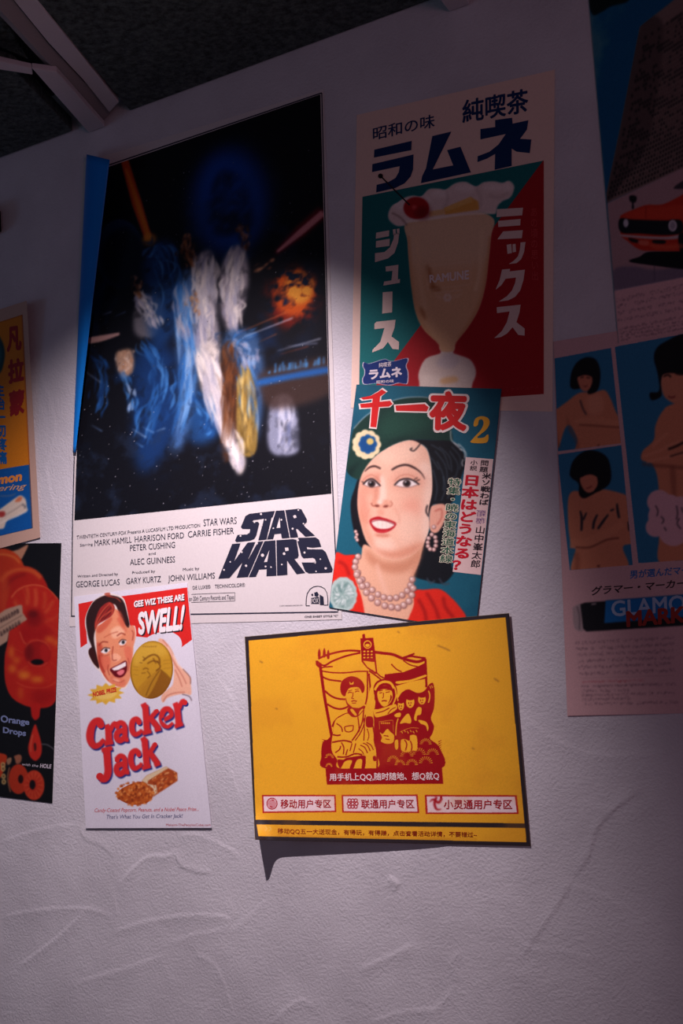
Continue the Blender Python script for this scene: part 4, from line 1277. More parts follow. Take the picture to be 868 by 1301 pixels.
# scuffs and creases of the paper
for p in [(556, 820, 566, 824, 572, 827), (330, 840, 334, 842), (628, 862, 634, 866), (600, 950, 603, 952), (350, 900, 353, 901), (505, 802, 508, 804)]:
    A.stroke(np.array(p, float).reshape(-1, 2), 1.2, (120, 70, 40), .4, .8)
A.blend(np.clip((cl - .52) * .9, 0, .22) * ym, (214, 140, 40))
for p in [(b(40, 206, 48, 199, 40, 192)), (b(52, 207, 60, 200, 52, 193))]:
    A.stroke(p, 1.0, (232, 206, 130), .2, smooth=False)
A.stroke(b(80, 220, 300, 225, 690, 232), .5, (150, 60, 20), .2, .7)
A.grain(2.0).build('printed_picture', 2)
W_ = ink((236, 214, 210), .5); R_ = ink((172, 26, 34), .5)
ph.letters('banner_lettering', [fit('用手机上QQ,随时随地、想Q就Q', z(130, 880, 768, 870, 768, 920, 132, 926), .016)], W_, 5)
ph.letters('box_lettering', [fit('移动用户专区', b(88, 110, 242, 110, 243, 136, 88, 138), .014)], R_, 5)
ph.letters('box_lettering', [fit('联通用户专区', b(335, 110, 496, 110, 498, 137, 335, 138), .014)], R_, 5)
ph.letters('box_lettering', [fit('小灵通用户专区', b(588, 111, 797, 110, 798, 140, 588, 140), .014)], R_, 5)
ph.letters('footer_lettering', [fit('移动QQ五一大送现金，有得玩，有得赚，点击查看活动详情，不要错过~', b(79, 198, 690, 210, 690, 227, 79, 216), .008)], ink((150, 48, 22), .5), 5)
# ------------------------------------------------------------------ white snack poster with a laughing boy
sn = Sheet('snack_poster', 'white snack poster with a laughing red-haired boy, a gold coin and spilled popcorn', 'poster',
           [(94, 758), (238, 740), (269, 1052), (109, 1052.5)], 0.0034, ink((222, 219, 228), .5, 'bright_paper'),
           lift=lambda u, v: 0.003 * np.sin(np.pi * v) * np.sin(2 * np.pi * u) ** 2 + 0.005 * (1 - u) * (1 - v) ** 3)
A = Print(sn, [(94.3, 758.2), (237.8, 740.3), (268.6, 1051.7), (109.2, 1052.2)], (222, 219, 228), 2.2)
c = crop(95, 740, .18433); ck = .18433
RB = (216, 40, 36)
A.poly(c(25, 148, 130, 126, 100, 230, 76, 280, 86, 420, 40, 450), RB)
A.poly(c(320, 96, 775, 34, 808, 395, 724, 455, 500, 380, 420, 372, 340, 340), RB)
A.fill(c(420, 470, 500, 380, 580, 345, 650, 338, 705, 362, 734, 400, 730, 455, 640, 520, 440, 520), (222, 219, 228))
# boy
hairline = c(70, 270, 84, 205, 128, 128, 195, 84, 215, 66, 260, 78, 335, 108, 366, 210, 384, 300, 414, 300, 424, 360, 408, 440, 396, 600, 360, 720, 312, 732, 226, 694, 176, 620, 136, 580, 96, 510, 94, 462, 110, 446, 80, 340)
A.fill(hairline, (240, 226, 216))
A.fill(c(78, 280, 86, 210, 130, 132, 200, 92, 262, 90, 330, 120, 362, 214, 378, 306, 330, 260, 300, 180, 260, 150, 180, 200, 150, 300, 132, 400, 168, 582, 140, 568, 100, 500, 100, 462, 116, 444, 94, 380), (46, 26, 26), .4)
A.fill(c(205, 76, 240, 70, 250, 92, 300, 110, 320, 140, 280, 110, 220, 96), (176, 70, 50), 1, .8)
A.fill(c(146, 320, 190, 280, 250, 230, 276, 180, 316, 220, 350, 290, 380, 306, 404, 436, 394, 560, 388, 640, 352, 712, 312, 722, 240, 690, 188, 620, 158, 540, 150, 430), (232, 148, 108), .4)
A.fill(c(144, 250, 176, 176, 238, 134, 276, 172, 252, 232, 192, 270, 158, 292, 144, 322, 136, 290), (150, 42, 38), .5)
for p in [(160, 270, 190, 210, 230, 160), (180, 262, 220, 210, 250, 170), (200, 255, 244, 210, 264, 180)]:
    A.stroke(c(*p), 1, (60, 18, 20), .5, .8)
A.fill(c(270, 108, 312, 140, 346, 206, 374, 306, 344, 288, 300, 196), (52, 26, 26), .4)
A.fill(c(290, 190, 320, 210, 346, 290, 330, 300, 306, 240), (206, 90, 66), 1.5, .7)
fm = A.mask(c(146, 320, 190, 280, 250, 230, 276, 180, 316, 220, 350, 290, 380, 306, 404, 436, 394, 560, 388, 640, 352, 712, 312, 722, 240, 690, 188, 620, 158, 540, 150, 430))
for p, cc, s, a in [((150, 320, 200, 270, 260, 240, 230, 300, 170, 350), (206, 92, 66), 2, .8), ((150, 430, 190, 440, 200, 600, 240, 690, 180, 620), (196, 72, 52), 2, .8),
                    ((250, 330, 300, 300, 350, 330, 300, 380, 260, 380), (250, 196, 160), 2, .8), ((180, 520, 240, 510, 240, 590, 200, 600), (224, 110, 82), 2, .8),
                    ((340, 450, 390, 450, 390, 560, 360, 540), (226, 116, 88), 2, .8), ((290, 250, 330, 250, 360, 340, 330, 320), (216, 104, 76), 2, .7),
                    ((250, 640, 330, 660, 350, 700, 300, 722, 250, 690), (224, 120, 90), 2, .7), ((270, 660, 310, 676, 300, 690, 270, 680), (250, 190, 156), 1.5, .8),
                    ((250, 500, 290, 490, 320, 520, 290, 545, 262, 540), (250, 186, 150), 1.2, .8)]:
    A.fill(c(*p), cc, s, a, clip=fm)
A.stroke(c(264, 440, 258, 500, 264, 536, 290, 534), 1.2, (150, 48, 36), .5, .8)
A.fill(c(378, 312, 408, 300, 420, 360, 406, 432, 388, 424), (232, 144, 110), .3); A.stroke(c(392, 330, 404, 350, 398, 400), 1.2, (160, 60, 44), .5, .8)
A.fill(c(98, 466, 130, 456, 168, 578, 136, 566, 104, 508), (58, 24, 22), .4)
A.fill(c(244, 596, 300, 566, 354, 540, 360, 604, 340, 642, 312, 656, 278, 648, 256, 624), (100, 14, 24), .3)
A.poly(c(254, 594, 352, 546, 354, 576, 300, 604, 270, 608), (244, 236, 232), .2)
A.fill(c(290, 620, 320, 602, 342, 606, 334, 630, 308, 640), (232, 124, 128), .3)
for ex, ey, w in [(212, 468, 32), (330, 412, 26)]:
    A.fill(c(ex - w, ey + 8, ex - 6, ey - 16, ex + w, ey - 10, ex + 10, ey + 18, ex - 16, ey + 20), (244, 234, 230), .2)
    q = c(ex + 4, ey)[0]; A.ell(q[0], q[1], 2.1, 2.4, (58, 66, 74), .2); A.ell(q[0], q[1], 1.0, 1.2, (16, 14, 16), .1)
    A.stroke(c(ex - w, ey + 6, ex - 6, ey - 18, ex + w, ey - 12), 1.1, (52, 20, 18), .2, .9)
A.stroke(c(166, 436, 190, 410, 230, 412), 1.5, (150, 56, 42), .5, .9); A.stroke(c(290, 370, 320, 350, 350, 362), 1.5, (150, 56, 42), .5, .9)
for p, w_, cc in [((232, 566, 228, 600, 240, 640), 1.4, (176, 72, 54)), ((366, 520, 374, 560, 366, 610), 1.4, (190, 84, 62)), ((200, 380, 260, 350, 300, 340), 1.2, (196, 96, 70)),
                  ((168, 500, 176, 560, 206, 620), 2.6, (176, 62, 48)), ((262, 676, 310, 690, 344, 672), 1.2, (190, 90, 66)), ((180, 500, 210, 506, 240, 496), 1.2, (186, 84, 62)), ((310, 444, 336, 440, 356, 430), 1.2, (196, 96, 72))]:
    A.stroke(c(*p), w_, cc, .9, .8, clip=fm)
for p in [(140, 330, 150, 270, 190, 200, 236, 150), (150, 310, 176, 250, 226, 210, 262, 190), (236, 140, 262, 170, 256, 214)]:
    A.stroke(c(*p), 1.3, (216, 96, 66), .5, .75)
# hand, then coin
A.fill(c(575, 400, 586, 386, 604, 390, 634, 416, 668, 462, 706, 556, 748, 600, 796, 652, 800, 700, 802, 772, 760, 768, 700, 776, 640, 796, 610, 828, 596, 806, 604, 770, 640, 738, 676, 702, 684, 600, 668, 524, 622, 444, 590, 424), (236, 180, 150), .3)
for p in [(640, 470, 690, 560, 740, 640, 770, 700), (690, 600, 720, 660, 740, 720), (606, 394, 650, 450, 680, 500), (610, 820, 640, 780, 700, 760, 760, 756)]:
    A.stroke(c(*p), 1.2, (190, 104, 84), .6, .8)
A.stroke(c(640, 440, 680, 500, 716, 570, 760, 610), 1.4, (248, 214, 190), .6, .8)
A.stroke(c(745, 596, 794, 652, 798, 700), .9, (90, 40, 36), .3, .8); A.stroke(c(740, 770, 790, 786, 806, 816), 1, (60, 30, 30), .3, .8)
t = np.linspace(0, 2 * np.pi, 40)[:-1]
coin = np.c_[530 + 148 * np.cos(t) - 8 * np.sin(t), 602 + 200 * np.sin(t)]
A.poly(c(*coin.ravel()), (150, 104, 24)); cm = A.mask(c(*coin.ravel()), smooth=False)
A.poly(c(*(np.array((530, 602)) + (coin - np.array((530, 602))) * .94).ravel()), (198, 148, 40), .5)
A.fill(c(400, 480, 480, 410, 600, 420, 640, 500, 520, 520, 420, 580), (216, 172, 62), 5, .8, clip=cm)
A.fill(c(450, 760, 560, 620, 590, 600, 670, 690, 620, 780, 540, 804), (136, 84, 22), 1, .9, clip=cm)
A.fill(c(430, 740, 560, 610, 590, 622, 500, 790), (184, 132, 36), .6, .9, clip=cm)
A.stroke(c(490, 780, 530, 690, 584, 606), 1.0, (96, 58, 14), .4, .8, clip=cm); A.stroke(c(590, 600, 640, 640, 676, 690), 1, (112, 70, 18), .4, .8, clip=cm)
for p, w in [((470, 540, 510, 510, 550, 498, 580, 520, 586, 560), 2.2), ((500, 560, 540, 540, 576, 550), 1.8), ((446, 552, 466, 556), 1), ((468, 510, 486, 528), 1.2), ((470, 600, 490, 590, 510, 600), 1.4), ((460, 626, 490, 622), 1), ((566, 540, 590, 580, 560, 610), 2), ((500, 610, 520, 640, 500, 660), 1.2), ((540, 520, 560, 560), 1.4)]:
    A.stroke(c(*p), w, (112, 66, 18), .5, .75, clip=cm)
for x in range(470, 556, 14):
    A.stroke(c(x, 446 - abs(x - 510) * .06, x + 8, 440 - abs(x - 510) * .06), .9, (112, 70, 18), .2, .8, smooth=False)
for y in (580, 602, 634):
    A.stroke(c(400, y, 440, y + 4), .6, (140, 92, 28), .3, .6); A.stroke(c(610, y - 40, 660, y - 46), .6, (140, 92, 28), .3, .6)
# yellow burst
pts = []
for i in range(24):
    a = 2 * math.pi * i / 24
    r = 1.0 if i % 2 == 0 else .72
    pts.append((214 + 128 * r * math.cos(a), 768 + 76 * r * math.sin(a) - (8 * math.cos(a))))
A.poly(c(*np.array(pts).ravel()), (226, 178, 62), .3); A.fill(c(140, 770, 214, 745, 290, 760, 250, 800, 170, 806), (240, 206, 110), 2, .8)
# printed name: brush strokes with slab feet, blue shadow behind
d = crop(95, 880, .20737)
def brush(col, off, grow_):
    def st(w, *p, **kw):
        A.stroke(d(*p) + off, (w + grow_) * .20737, col, .15, **kw)
    def bl(x, y, r):
        q = d(x, y)[0] + off; A.ell(q[0], q[1], (r + grow_ / 2) * .20737, (r + grow_ / 2) * .20737, col)
    # C
    st(48, 164, 196, 150, 172, 118, 184, 98, 230, 96, 290, 120, 326, 152, 318, 180, 286, taper=(.7, .5)); bl(158, 196, 22)
    # r
    st(40, 206, 206, 210, 304); st(24, 184, 212, 214, 202); st(26, 180, 314, 236, 302); st(26, 218, 232, 236, 196, 252, 186); bl(252, 194, 16)
    # a
    st(30, 254, 206, 280, 184, 306, 206, 310, 280, 330, 284); st(34, 304, 232, 266, 240, 256, 272, 276, 294, 308, 272); bl(260, 208, 14)
    # c
    st(36, 398, 182, 380, 162, 356, 176, 350, 220, 368, 256, 400, 244, 410, 226, taper=(.8, .5)); bl(394, 182, 15)
    # k
    st(38, 432, 76, 444, 240); st(22, 408, 84, 440, 70); st(24, 414, 250, 470, 236); st(26, 448, 170, 480, 138, 502, 112); st(34, 464, 158, 496, 196, 516, 222); bl(502, 114, 13); st(22, 490, 232, 530, 220)
    # e
    st(34, 536, 172, 592, 140, 580, 104, 552, 104, 532, 140, 538, 190, 570, 210, 602, 184, taper=(.7, .5))
    # r
    st(38, 626, 72, 638, 196); st(22, 604, 80, 634, 66); st(24, 612, 208, 664, 190); st(26, 640, 96, 656, 58, 676, 50); bl(674, 60, 16)
    # J
    st(44, 196, 350, 202, 430, 204, 490, 186, 526, 156, 524); st(26, 164, 354, 230, 338); bl(154, 514, 22)
    # a
    st(30, 254, 412, 280, 388, 306, 408, 312, 480, 334, 484); st(34, 304, 436, 264, 446, 256, 478, 276, 500, 308, 478); bl(260, 414, 14)
    # c
    st(36, 396, 376, 376, 356, 350, 372, 344, 420, 364, 464, 398, 450, 410, 430, taper=(.8, .5)); bl(392, 378, 15)
    # k
    st(38, 428, 284, 442, 452); st(22, 406, 292, 436, 276); st(24, 412, 464, 466, 448); st(26, 446, 384, 474, 346, 492, 316); st(34, 460, 368, 490, 408, 510, 436); bl(492, 318, 13); st(22, 488, 446, 524, 432)
brush((36, 50, 128), np.array((1.6, 2.2)), 0)
brush((214, 44, 46), np.array((0, 0)), 2)
# popcorn and box
A.poly(d(410, 545, 440, 510, 560, 455, 628, 490, 630, 540, 470, 645, 440, 560), (170, 74, 34), .3)
A.poly(d(410, 540, 440, 508, 560, 452, 575, 462, 450, 540, 446, 560), (222, 200, 160), .3); A.poly(d(440, 560, 500, 566, 505, 610, 476, 640, 466, 590), (226, 208, 172), .3)
rs = np.random.default_rng(6)
pile = d(258, 640, 272, 600, 320, 570, 380, 548, 430, 552, 470, 600, 476, 640, 440, 676, 360, 688, 300, 670)
A.fill(pile, (190, 92, 36)); pmk = A.mask(pile)
for _ in range(150):
    x, y = rs.uniform(258, 480), rs.uniform(545, 690); q = d(x, y)[0]
    cc = [(222, 124, 52), (160, 66, 26), (236, 156, 84), (130, 50, 22)][rs.integers(4)]
    A.ell(q[0], q[1], rs.uniform(1, 2.4), rs.uniform(.8, 1.8), cc, .4, .85, rs.uniform(0, 3), clip=pmk)
bm2 = A.mask(d(440, 548, 560, 464, 626, 492, 628, 538, 500, 622, 480, 570), smooth=False)
for _ in range(110):
    x, y = rs.uniform(445, 628), rs.uniform(465, 620); q = d(x, y)[0]
    A.ell(q[0], q[1], rs.uniform(1, 2.8), rs.uniform(.8, 1.6), [(226, 130, 60), (206, 100, 44), (140, 56, 26), (240, 170, 104)][rs.integers(4)], .4, .85, -0.6, clip=bm2)
for _ in range(40):                       # loose kernels round the rim of the pile
    t_ = rs.uniform(0, 6.28); q = d(368 + 112 * math.cos(t_), 620 + 70 * math.sin(t_))[0]
    A.ell(q[0], q[1], rs.uniform(1, 2.2), rs.uniform(.9, 1.8), [(206, 108, 44), (170, 76, 32), (228, 140, 68)][rs.integers(3)], .3, .95)
A.grain(2.0).build('printed_picture', 2)
WT, DKI = ink((242, 236, 236), .5), ink((44, 32, 40), .5)
def l6(cr, kk, s, x0, y0, x1, y1, h, **kw):
    a, b_ = cr(x0, y0, x1, y1)
    return line(s, *a, *b_, h * kk, **kw)
sn.letters('slogan_shadow', [l6(c, ck, 'GEE WIZ THESE ARE', 411, 175, 759, 126, 42, bold=.05), fit('SWELL!', c(436, 214, 768, 158, 752, 338, 448, 372), .05, .12)], DKI, 4)
sn.letters('slogan_lettering', [l6(c, ck, 'GEE WIZ THESE ARE', 407, 170, 755, 120, 42, bold=.045), fit('SWELL!', c(428, 206, 760, 150, 744, 330, 440, 364), .045, .12)], WT, 7)
sn.letters('burst_lettering', [fit('NOBEL PRIZE', c(122, 756, 286, 720, 290, 752, 126, 790), .05, .1)], ink((206, 60, 40), .5), 5)
sn.letters('caption_lettering', [l6(d, .20737, 'Candy-Coated Popcorn, Peanuts, and a Nobel Peace Prize...', 122, 732, 760, 724, 24, shear=.3)], ink((206, 50, 60), .5), 4)
sn.letters('caption_lettering', [l6(d, .20737, "That's What You Get In Cracker Jack!", 195, 773, 662, 766, 25, shear=.2)], ink((58, 62, 116), .5), 4)
sn.letters('footer_lettering', [l6(d, .20737, 'Maksim-ThePeoplesCube.com', 560, 817, 832, 817, 15)], ink((190, 60, 72), .5), 4)
# ------------------------------------------------------------------ medicine poster at the left edge
vd = Sheet('medicine_poster', 'yellow and blue medicine poster with red characters and cream margin, at the left edge', 'poster',
           [(-66, 414), (34, 382), (51, 683), (-58, 712)], 0.0040, ink((192, 158, 140), .5, 'aged_paper'),
           lift=lambda u, v: 0.026 * u ** 2 * np.clip(1 - v * 1.5, 0, 1) ** 1.5 + 0.002 * np.sin(np.pi * v))
A = Print(vd, [(-54, 426), (28.5, 399.6), (41.8, 670.7), (-48, 692)], (206, 122, 22), 1.5)
A.poly([(-60, 606), (38.5, 590), (46, 675), (-60, 700)], (14, 84, 156))
A.poly([(27.3, 398), (29.6, 398), (43.2, 672), (40.9, 672)], (150, 74, 40), .5, .8); A.poly([(-60, 426), (29, 398.5), (29, 400.5), (-60, 428)], (150, 74, 40), .4, .8)
v1, v2 = crop(0, 380, .1307), crop(0, 540, .1307)
A.fill(v1(-140, 380, -40, 330, 20, 410, 45, 500, 40, 600, 0, 720, -100, 760, -170, 560), (20, 60, 66), .6)
A.fill(v1(-100, 440, -30, 420, 10, 520, -10, 640, -80, 680), (40, 110, 116), 3, .8)
A.fill(v2(-60, 860, 0, 818, 90, 752, 180, 690, 215, 690, 250, 725, 262, 800, 266, 832, 180, 880, 100, 912, 62, 940, 40, 1000, 0, 1012, -60, 1020), (214, 198, 180), .5)
A.fill(v2(145, 745, 180, 700, 215, 700, 200, 740), (206, 110, 70), .8, .9); A.fill(v2(-20, 850, 40, 840, 50, 880, 0, 895), (160, 40, 36), .8, .9)
A.stroke(v2(40, 880, 130, 830, 220, 770), 1.2, (150, 134, 122), .6, .8); A.stroke(v2(215, 770, 245, 790, 240, 810), 2, (70, 74, 84), .6, .8); A.stroke(v2(0, 960, 50, 930, 150, 890, 262, 834), 1.6, (236, 224, 210), .5, .8)
A.stroke(v2(0, 690, 100, 686, 150, 670), .9, (170, 130, 120), .3, .8)
A.grain(2.5).build('printed_picture', 2)
vd.letters('red_lettering', [fit('凡', v1(62, 275, 205, 250, 212, 500, 65, 520), .05), fit('拉', v1(75, 590, 232, 562, 234, 800, 80, 830), .05), fit('蒙', v1(85, 895, 236, 866, 242, 1110, 92, 1150), .045)], ink((150, 26, 26), .5), 5)
vd.letters('blue_lettering', [column('主治一切疼痛', -1.0, 487, 3.2, 590, 12.5, .04)], ink((18, 92, 158), .5), 5)
vd.letters('name_lettering', [line('Veramon', -36, 620.5, 28, 610, 11.5, .05, shear=.1)], ink((226, 140, 60), .5), 5)
vd.letters('script_lettering', [line('Schering', -28, 626.5, 34, 620.5, 7.5, .01, shear=.4)], ink((206, 160, 120), .5), 5)

# ------------------------------------------------------------------ candy poster below it
od = Sheet('candy_poster', 'black candy poster with big glossy orange-red candy rings and a drip, at the left edge', 'poster',
           [(-95, 691), (78, 690), (66.5, 1020.5), (-88, 1001)], 0.0016, ink((16, 16, 19), .4))
A = Print(od, [(-12, 691), (77.6, 690.4), (66.2, 1020), (-12, 1010.5)], (15, 15, 18), 1.7)
o1, o2 = crop(0, 690, .13077), crop(0, 850, .13844)
def EO(f, x, y, rx, ry, col, *a, **kw):
    q = f(x, y)[0]; kk = .13077 if f is o1 else .13844
    A.ell(q[0], q[1], rx * kk, ry * kk, col, *a, **kw)
A.fill(o1(95, 92, 180, 60, 272, 16, 240, 100, 196, 164, 130, 130), (196, 140, 108), .6)
EO(o1, 10, 300, 235, 250, (206, 66, 26), .6); EO(o1, 0, 330, 210, 215, (190, 48, 24), 4, .8)
A.stroke(o1(-20, 110, 60, 112, 140, 140, 190, 190), 2.6, (228, 116, 54), 1.5, .8)
EO(o1, 220, 540, 262, 318, (186, 34, 22), .6)
A.stroke(o1(10, 380, 60, 310, 150, 262, 250, 256, 330, 280, 400, 340), 5.5, (222, 96, 42), 1.8, .85); A.stroke(o1(30, 480, 80, 390, 160, 330, 250, 300), 4, (150, 22, 18), 2.5, .8)
A.fill(o1(0, 400, 60, 330, 90, 460, 60, 640, 0, 660), (206, 70, 34), 4, .8)
A.fill(o1(60, 640, 95, 520, 180, 430, 330, 395, 450, 430, 540, 510, 590, 600, 585, 800, 580, 1100, 570, 1300, 550, 1500, 480, 1590, 330, 1600, 200, 1560, 100, 1480, 48, 1330, 46, 1100, 80, 900), (198, 36, 24), .6)
om = A.mask(o1(60, 640, 95, 520, 180, 430, 330, 395, 450, 430, 540, 510, 590, 600, 585, 800, 580, 1100, 570, 1300, 550, 1500, 480, 1590, 330, 1600, 200, 1560, 100, 1480, 48, 1330, 46, 1100, 80, 900))
A.stroke(o1(110, 530, 170, 460, 260, 416, 360, 408, 470, 440, 560, 540), 1.6, (236, 120, 70), .9, .85, clip=om)
for p, w, cc in [((260, 430, 270, 500, 262, 600), 5, (220, 84, 44)), ((340, 440, 352, 540, 340, 620), 5, (224, 90, 48)), ((430, 470, 440, 560, 420, 640), 4, (214, 76, 40)), ((140, 560, 170, 620, 210, 660), 4, (220, 90, 46)), ((520, 560, 470, 640, 430, 690), 4, (216, 80, 44)), ((570, 700, 500, 740, 440, 760), 3, (210, 70, 40))]:
    A.stroke(o1(*p), w, cc, 2.5, .75, clip=om)
sr = np.random.default_rng(31)
for cx_, cy_, r0, r1, n_ in [(330, 700, 90, 270, 46), (365, 1100, 130, 250, 40)]:
    for _ in range(n_):
        t_ = sr.uniform(0, 6.28)
        A.stroke(o1(cx_ + r0 * math.cos(t_), cy_ + r0 * 1.1 * math.sin(t_), cx_ + r1 * math.cos(t_ + .1), cy_ + r1 * 1.1 * math.sin(t_ + .1)), sr.uniform(.8, 2.6), [(226, 92, 44), (160, 20, 18), (238, 128, 60)][sr.integers(3)], .9, .4, smooth=False, taper=(.2, .3), clip=om)
EO(o1, 330, 740, 90, 90, (140, 14, 18), 6, .85, clip=om); EO(o1, 320, 690, 50, 34, (100, 14, 16), 3, .8, clip=om)
A.fill(o1(200, 800, 330, 840, 460, 800, 520, 900, 440, 960, 320, 940, 220, 960), (170, 18, 20), 5, .8, clip=om)
A.stroke(o1(190, 860, 230, 960, 262, 980), 1.4, (226, 100, 64), .8, .8, clip=om)
EO(o1, 365, 1075, 128, 126, (160, 20, 20), 2, .9, clip=om); A.stroke(o1(250, 1010, 300, 955, 370, 944, 450, 975, 490, 1040), 1.4, (222, 84, 54), .7, .85, clip=om)
EO(o1, 285, 1060, 40, 80, (120, 16, 16), 3, .8, clip=om); A.fill(o1(400, 980, 470, 1010, 490, 1100, 420, 1160, 390, 1080), (190, 30, 26), 2, .8, clip=om)
EO(o1, 363, 1155, 62, 27, (12, 8, 10), .6); A.stroke(o1(270, 1150, 320, 1190, 400, 1195, 460, 1160), 1.3, (226, 90, 60), .6, .8, clip=om)
for x, y, rx, ry in [(480, 935, 46, 30), (540, 970, 24, 30), (110, 1060, 26, 60), (240, 1280, 60, 36), (120, 1220, 40, 40), (160, 1140, 36, 26)]:
    EO(o1, x, y, rx, ry, (238, 122, 40), 4, .8, clip=om)
EO(o2, 340, 95, 60, 26, (240, 140, 40), 4, .8, clip=om); EO(o2, 215, 60, 44, 24, (238, 130, 40), 4, .8, clip=om); EO(o2, 190, 220, 20, 60, (226, 100, 36), 4, .7, clip=om)
A.stroke(o2(150, 120, 230, 160, 330, 175, 430, 168, 510, 120), 1.3, (226, 80, 50), .8, .8, clip=om); A.fill(o2(300, 200, 500, 190, 480, 300, 330, 330), (160, 16, 18), 6, .7, clip=om)
# wrapper flag with two rows of worn print
A.poly(o1(-40, 706, 60, 640, 195, 598, 216, 606, 222, 680, 266, 742, 170, 800, 90, 850, 72, 952, 0, 1000, -40, 1010), (192, 156, 130), .5)
A.stroke(o1(-40, 850, 60, 790, 215, 700), 1, (120, 92, 80), .4, .9)
rs = np.random.default_rng(9)
for row, (x0, y0, x1, y1) in enumerate([(0, 760, 185, 660), (0, 890, 200, 770)]):
    for i in range(7):
        x, y = x0 + (x1 - x0) * (i + .5) / 7, y0 + (y1 - y0) * (i + .5) / 7
        A.stroke(o1(x - 7, y - 26, x - 3, y + 22), 1.3, (56, 36, 36), .4, .85); A.stroke(o1(x - 6, y + rs.uniform(-24, 16), x + 10, y + rs.uniform(-24, 16)), 1.2, (56, 36, 36), .4, .85); A.stroke(o1(x + 8, y - 26, x + 8, y + 14), 1, (56, 36, 36), .4, .7)
# drip, drop, small rings
A.fill(o2(288, 322, 366, 322, 366, 400, 358, 445, 325, 470, 296, 445, 286, 400), (196, 30, 24), .5)
A.fill(o2(325, 506, 345, 556, 370, 640, 384, 720, 374, 795, 326, 842, 274, 800, 258, 720, 278, 630, 300, 550), (206, 44, 30), .5); A.stroke(o2(300, 600, 284, 690, 284, 760), 1.4, (236, 120, 84), .8, .7); A.fill(o2(310, 690, 328, 680, 334, 730, 318, 756), (60, 20, 18), .5, .9)
A.fill(o2(-90, 760, 0, 770, 64, 800, 40, 900, 0, 1000, -90, 1000), (196, 60, 26), .8)
EO(o2, 170, 1010, 92, 138, (190, 54, 28), .6); EO(o2, 190, 1010, 24, 40, (40, 12, 12), .8); EO(o2, 312, 1066, 96, 138, (208, 62, 36), .6)
EO(o2, 310, 1070, 74, 110, (190, 44, 26), 3, .7); EO(o2, 298, 1062, 27, 44, (24, 14, 18), .6)
for t in np.linspace(0, 6.28, 15)[:-1]:
    A.stroke(o2(306 + 40 * math.cos(t), 1064 + 60 * math.sin(t), 312 + 84 * math.cos(t), 1066 + 122 * math.sin(t)), 1.1, (228, 104, 60), .6, .7, smooth=False)
A.stroke(o2(88, 900, 70, 1000, 96, 1130), 1.6, (190, 120, 80), .8, .8)
for y in (880, 915, 985, 1035):
    EO(o2, 28 + (y - 900) * .05, y, 22, 26, (206, 176, 110), .5, .9); EO(o2, 28 + (y - 900) * .05, y, 9, 11, (90, 50, 30), .4, .9)
A.fill(o2(130, 800, 180, 784, 200, 812, 186, 860, 150, 870, 138, 830), (180, 110, 80), .8, .9); A.fill(o2(60, 830, 104, 812, 100, 860, 70, 880), (200, 150, 110), .8, .8)
A.stroke(o2(380, 690, 430, 694, 474, 720, 504, 748), 1.0, (150, 150, 156), .3, .9)
A.a *= np.array((.84, .84, .84))
A.grain(2).build('printed_picture', 2)
od.letters('name_lettering', [fit('Orange', o2(6, 420, 272, 462, 268, 530, 4, 508), .035), fit('Drops', o2(28, 530, 242, 562, 236, 634, 26, 602), .035)], ink((112, 124, 160), .5), 5)
od.letters('slogan_lettering', [line('with the', *o2(204, 884)[0], *o2(352, 901)[0], 3.6, 0, shear=.3), line('HOLE', *o2(366, 904)[0], *o2(474, 912)[0], 5.2, .03, shear=.2)], ink((190, 182, 190), .5), 5)
# ------------------------------------------------------------------ marker poster at the right edge
SK, HR = (214, 136, 100), (20, 18, 22)
gm = Sheet('marker_poster', 'pinkish marker pen poster with blue photos of women with bobbed hair, at the right edge', 'poster',
           [(703, 434), (946, 394), (951, 904), (721, 910)], 0.0016, ink((208, 168, 168), .5, 'pink_paper'), n=50)
A = Print(gm, [(704, 434.2), (902, 401.5), (905, 904.8), (722, 909.3)], (208, 168, 168), 1.5)
g1, g2, g5 = crop(690, 430, .23057), crop(690, 680, .2051), crop(720, 690, .1705)
B = (48, 118, 156)
P1 = g1(62, 110, 375, 52, 430, 578, 78, 622); P2 = g1(80, 640, 432, 588, 495, 1248, 148, 1277); P3 = g1(396, 46, 960, -60, 960, 1210, 526, 1238)
for p in (P1, P2, P3):
    A.poly(p, B)
m1, m2, m3 = A.mask(P1, False), A.mask(P2, False), A.mask(P3, False)
def G(mk, col, *p, **kw): A.fill(g1(*p), col, clip=mk, **kw)
# upper small photo
G(m1, SK, 60, 420, 90, 380, 130, 350, 200, 300, 280, 296, 340, 285, 372, 330, 400, 400, 430, 460, 440, 590, 190, 640, 190, 560, 150, 480, 120, 500, 90, 590, 60, 620, soft=.4)
G(m1, (150, 84, 62), 130, 420, 150, 480, 195, 570, 190, 620, 176, 560, 140, 500, soft=2, alpha=.6)
G(m1, (232, 160, 124), 240, 330, 320, 310, 330, 400, 260, 420, soft=4, alpha=.7)
G(m1, HR, 150, 240, 160, 180, 190, 130, 240, 104, 290, 116, 314, 170, 314, 240, 296, 290, 250, 306, 240, 270, 180, 280, 154, 270, soft=.4)
G(m1, (206, 126, 96), 192, 212, 230, 200, 268, 210, 270, 250, 246, 290, 216, 286, 196, 250, soft=.4); G(m1, HR, 186, 178, 240, 166, 288, 182, 274, 206, 232, 196, 194, 208, soft=.4)
G(m1, (120, 50, 44), 216, 258, 232, 262, 248, 258, 234, 268, soft=.5)
for p in [(206, 216, 226, 212), (240, 214, 260, 218), (218, 776, 238, 770), (258, 770, 280, 774)]:
    A.stroke(g1(*p), 1.5, (40, 22, 22), .5, .85)
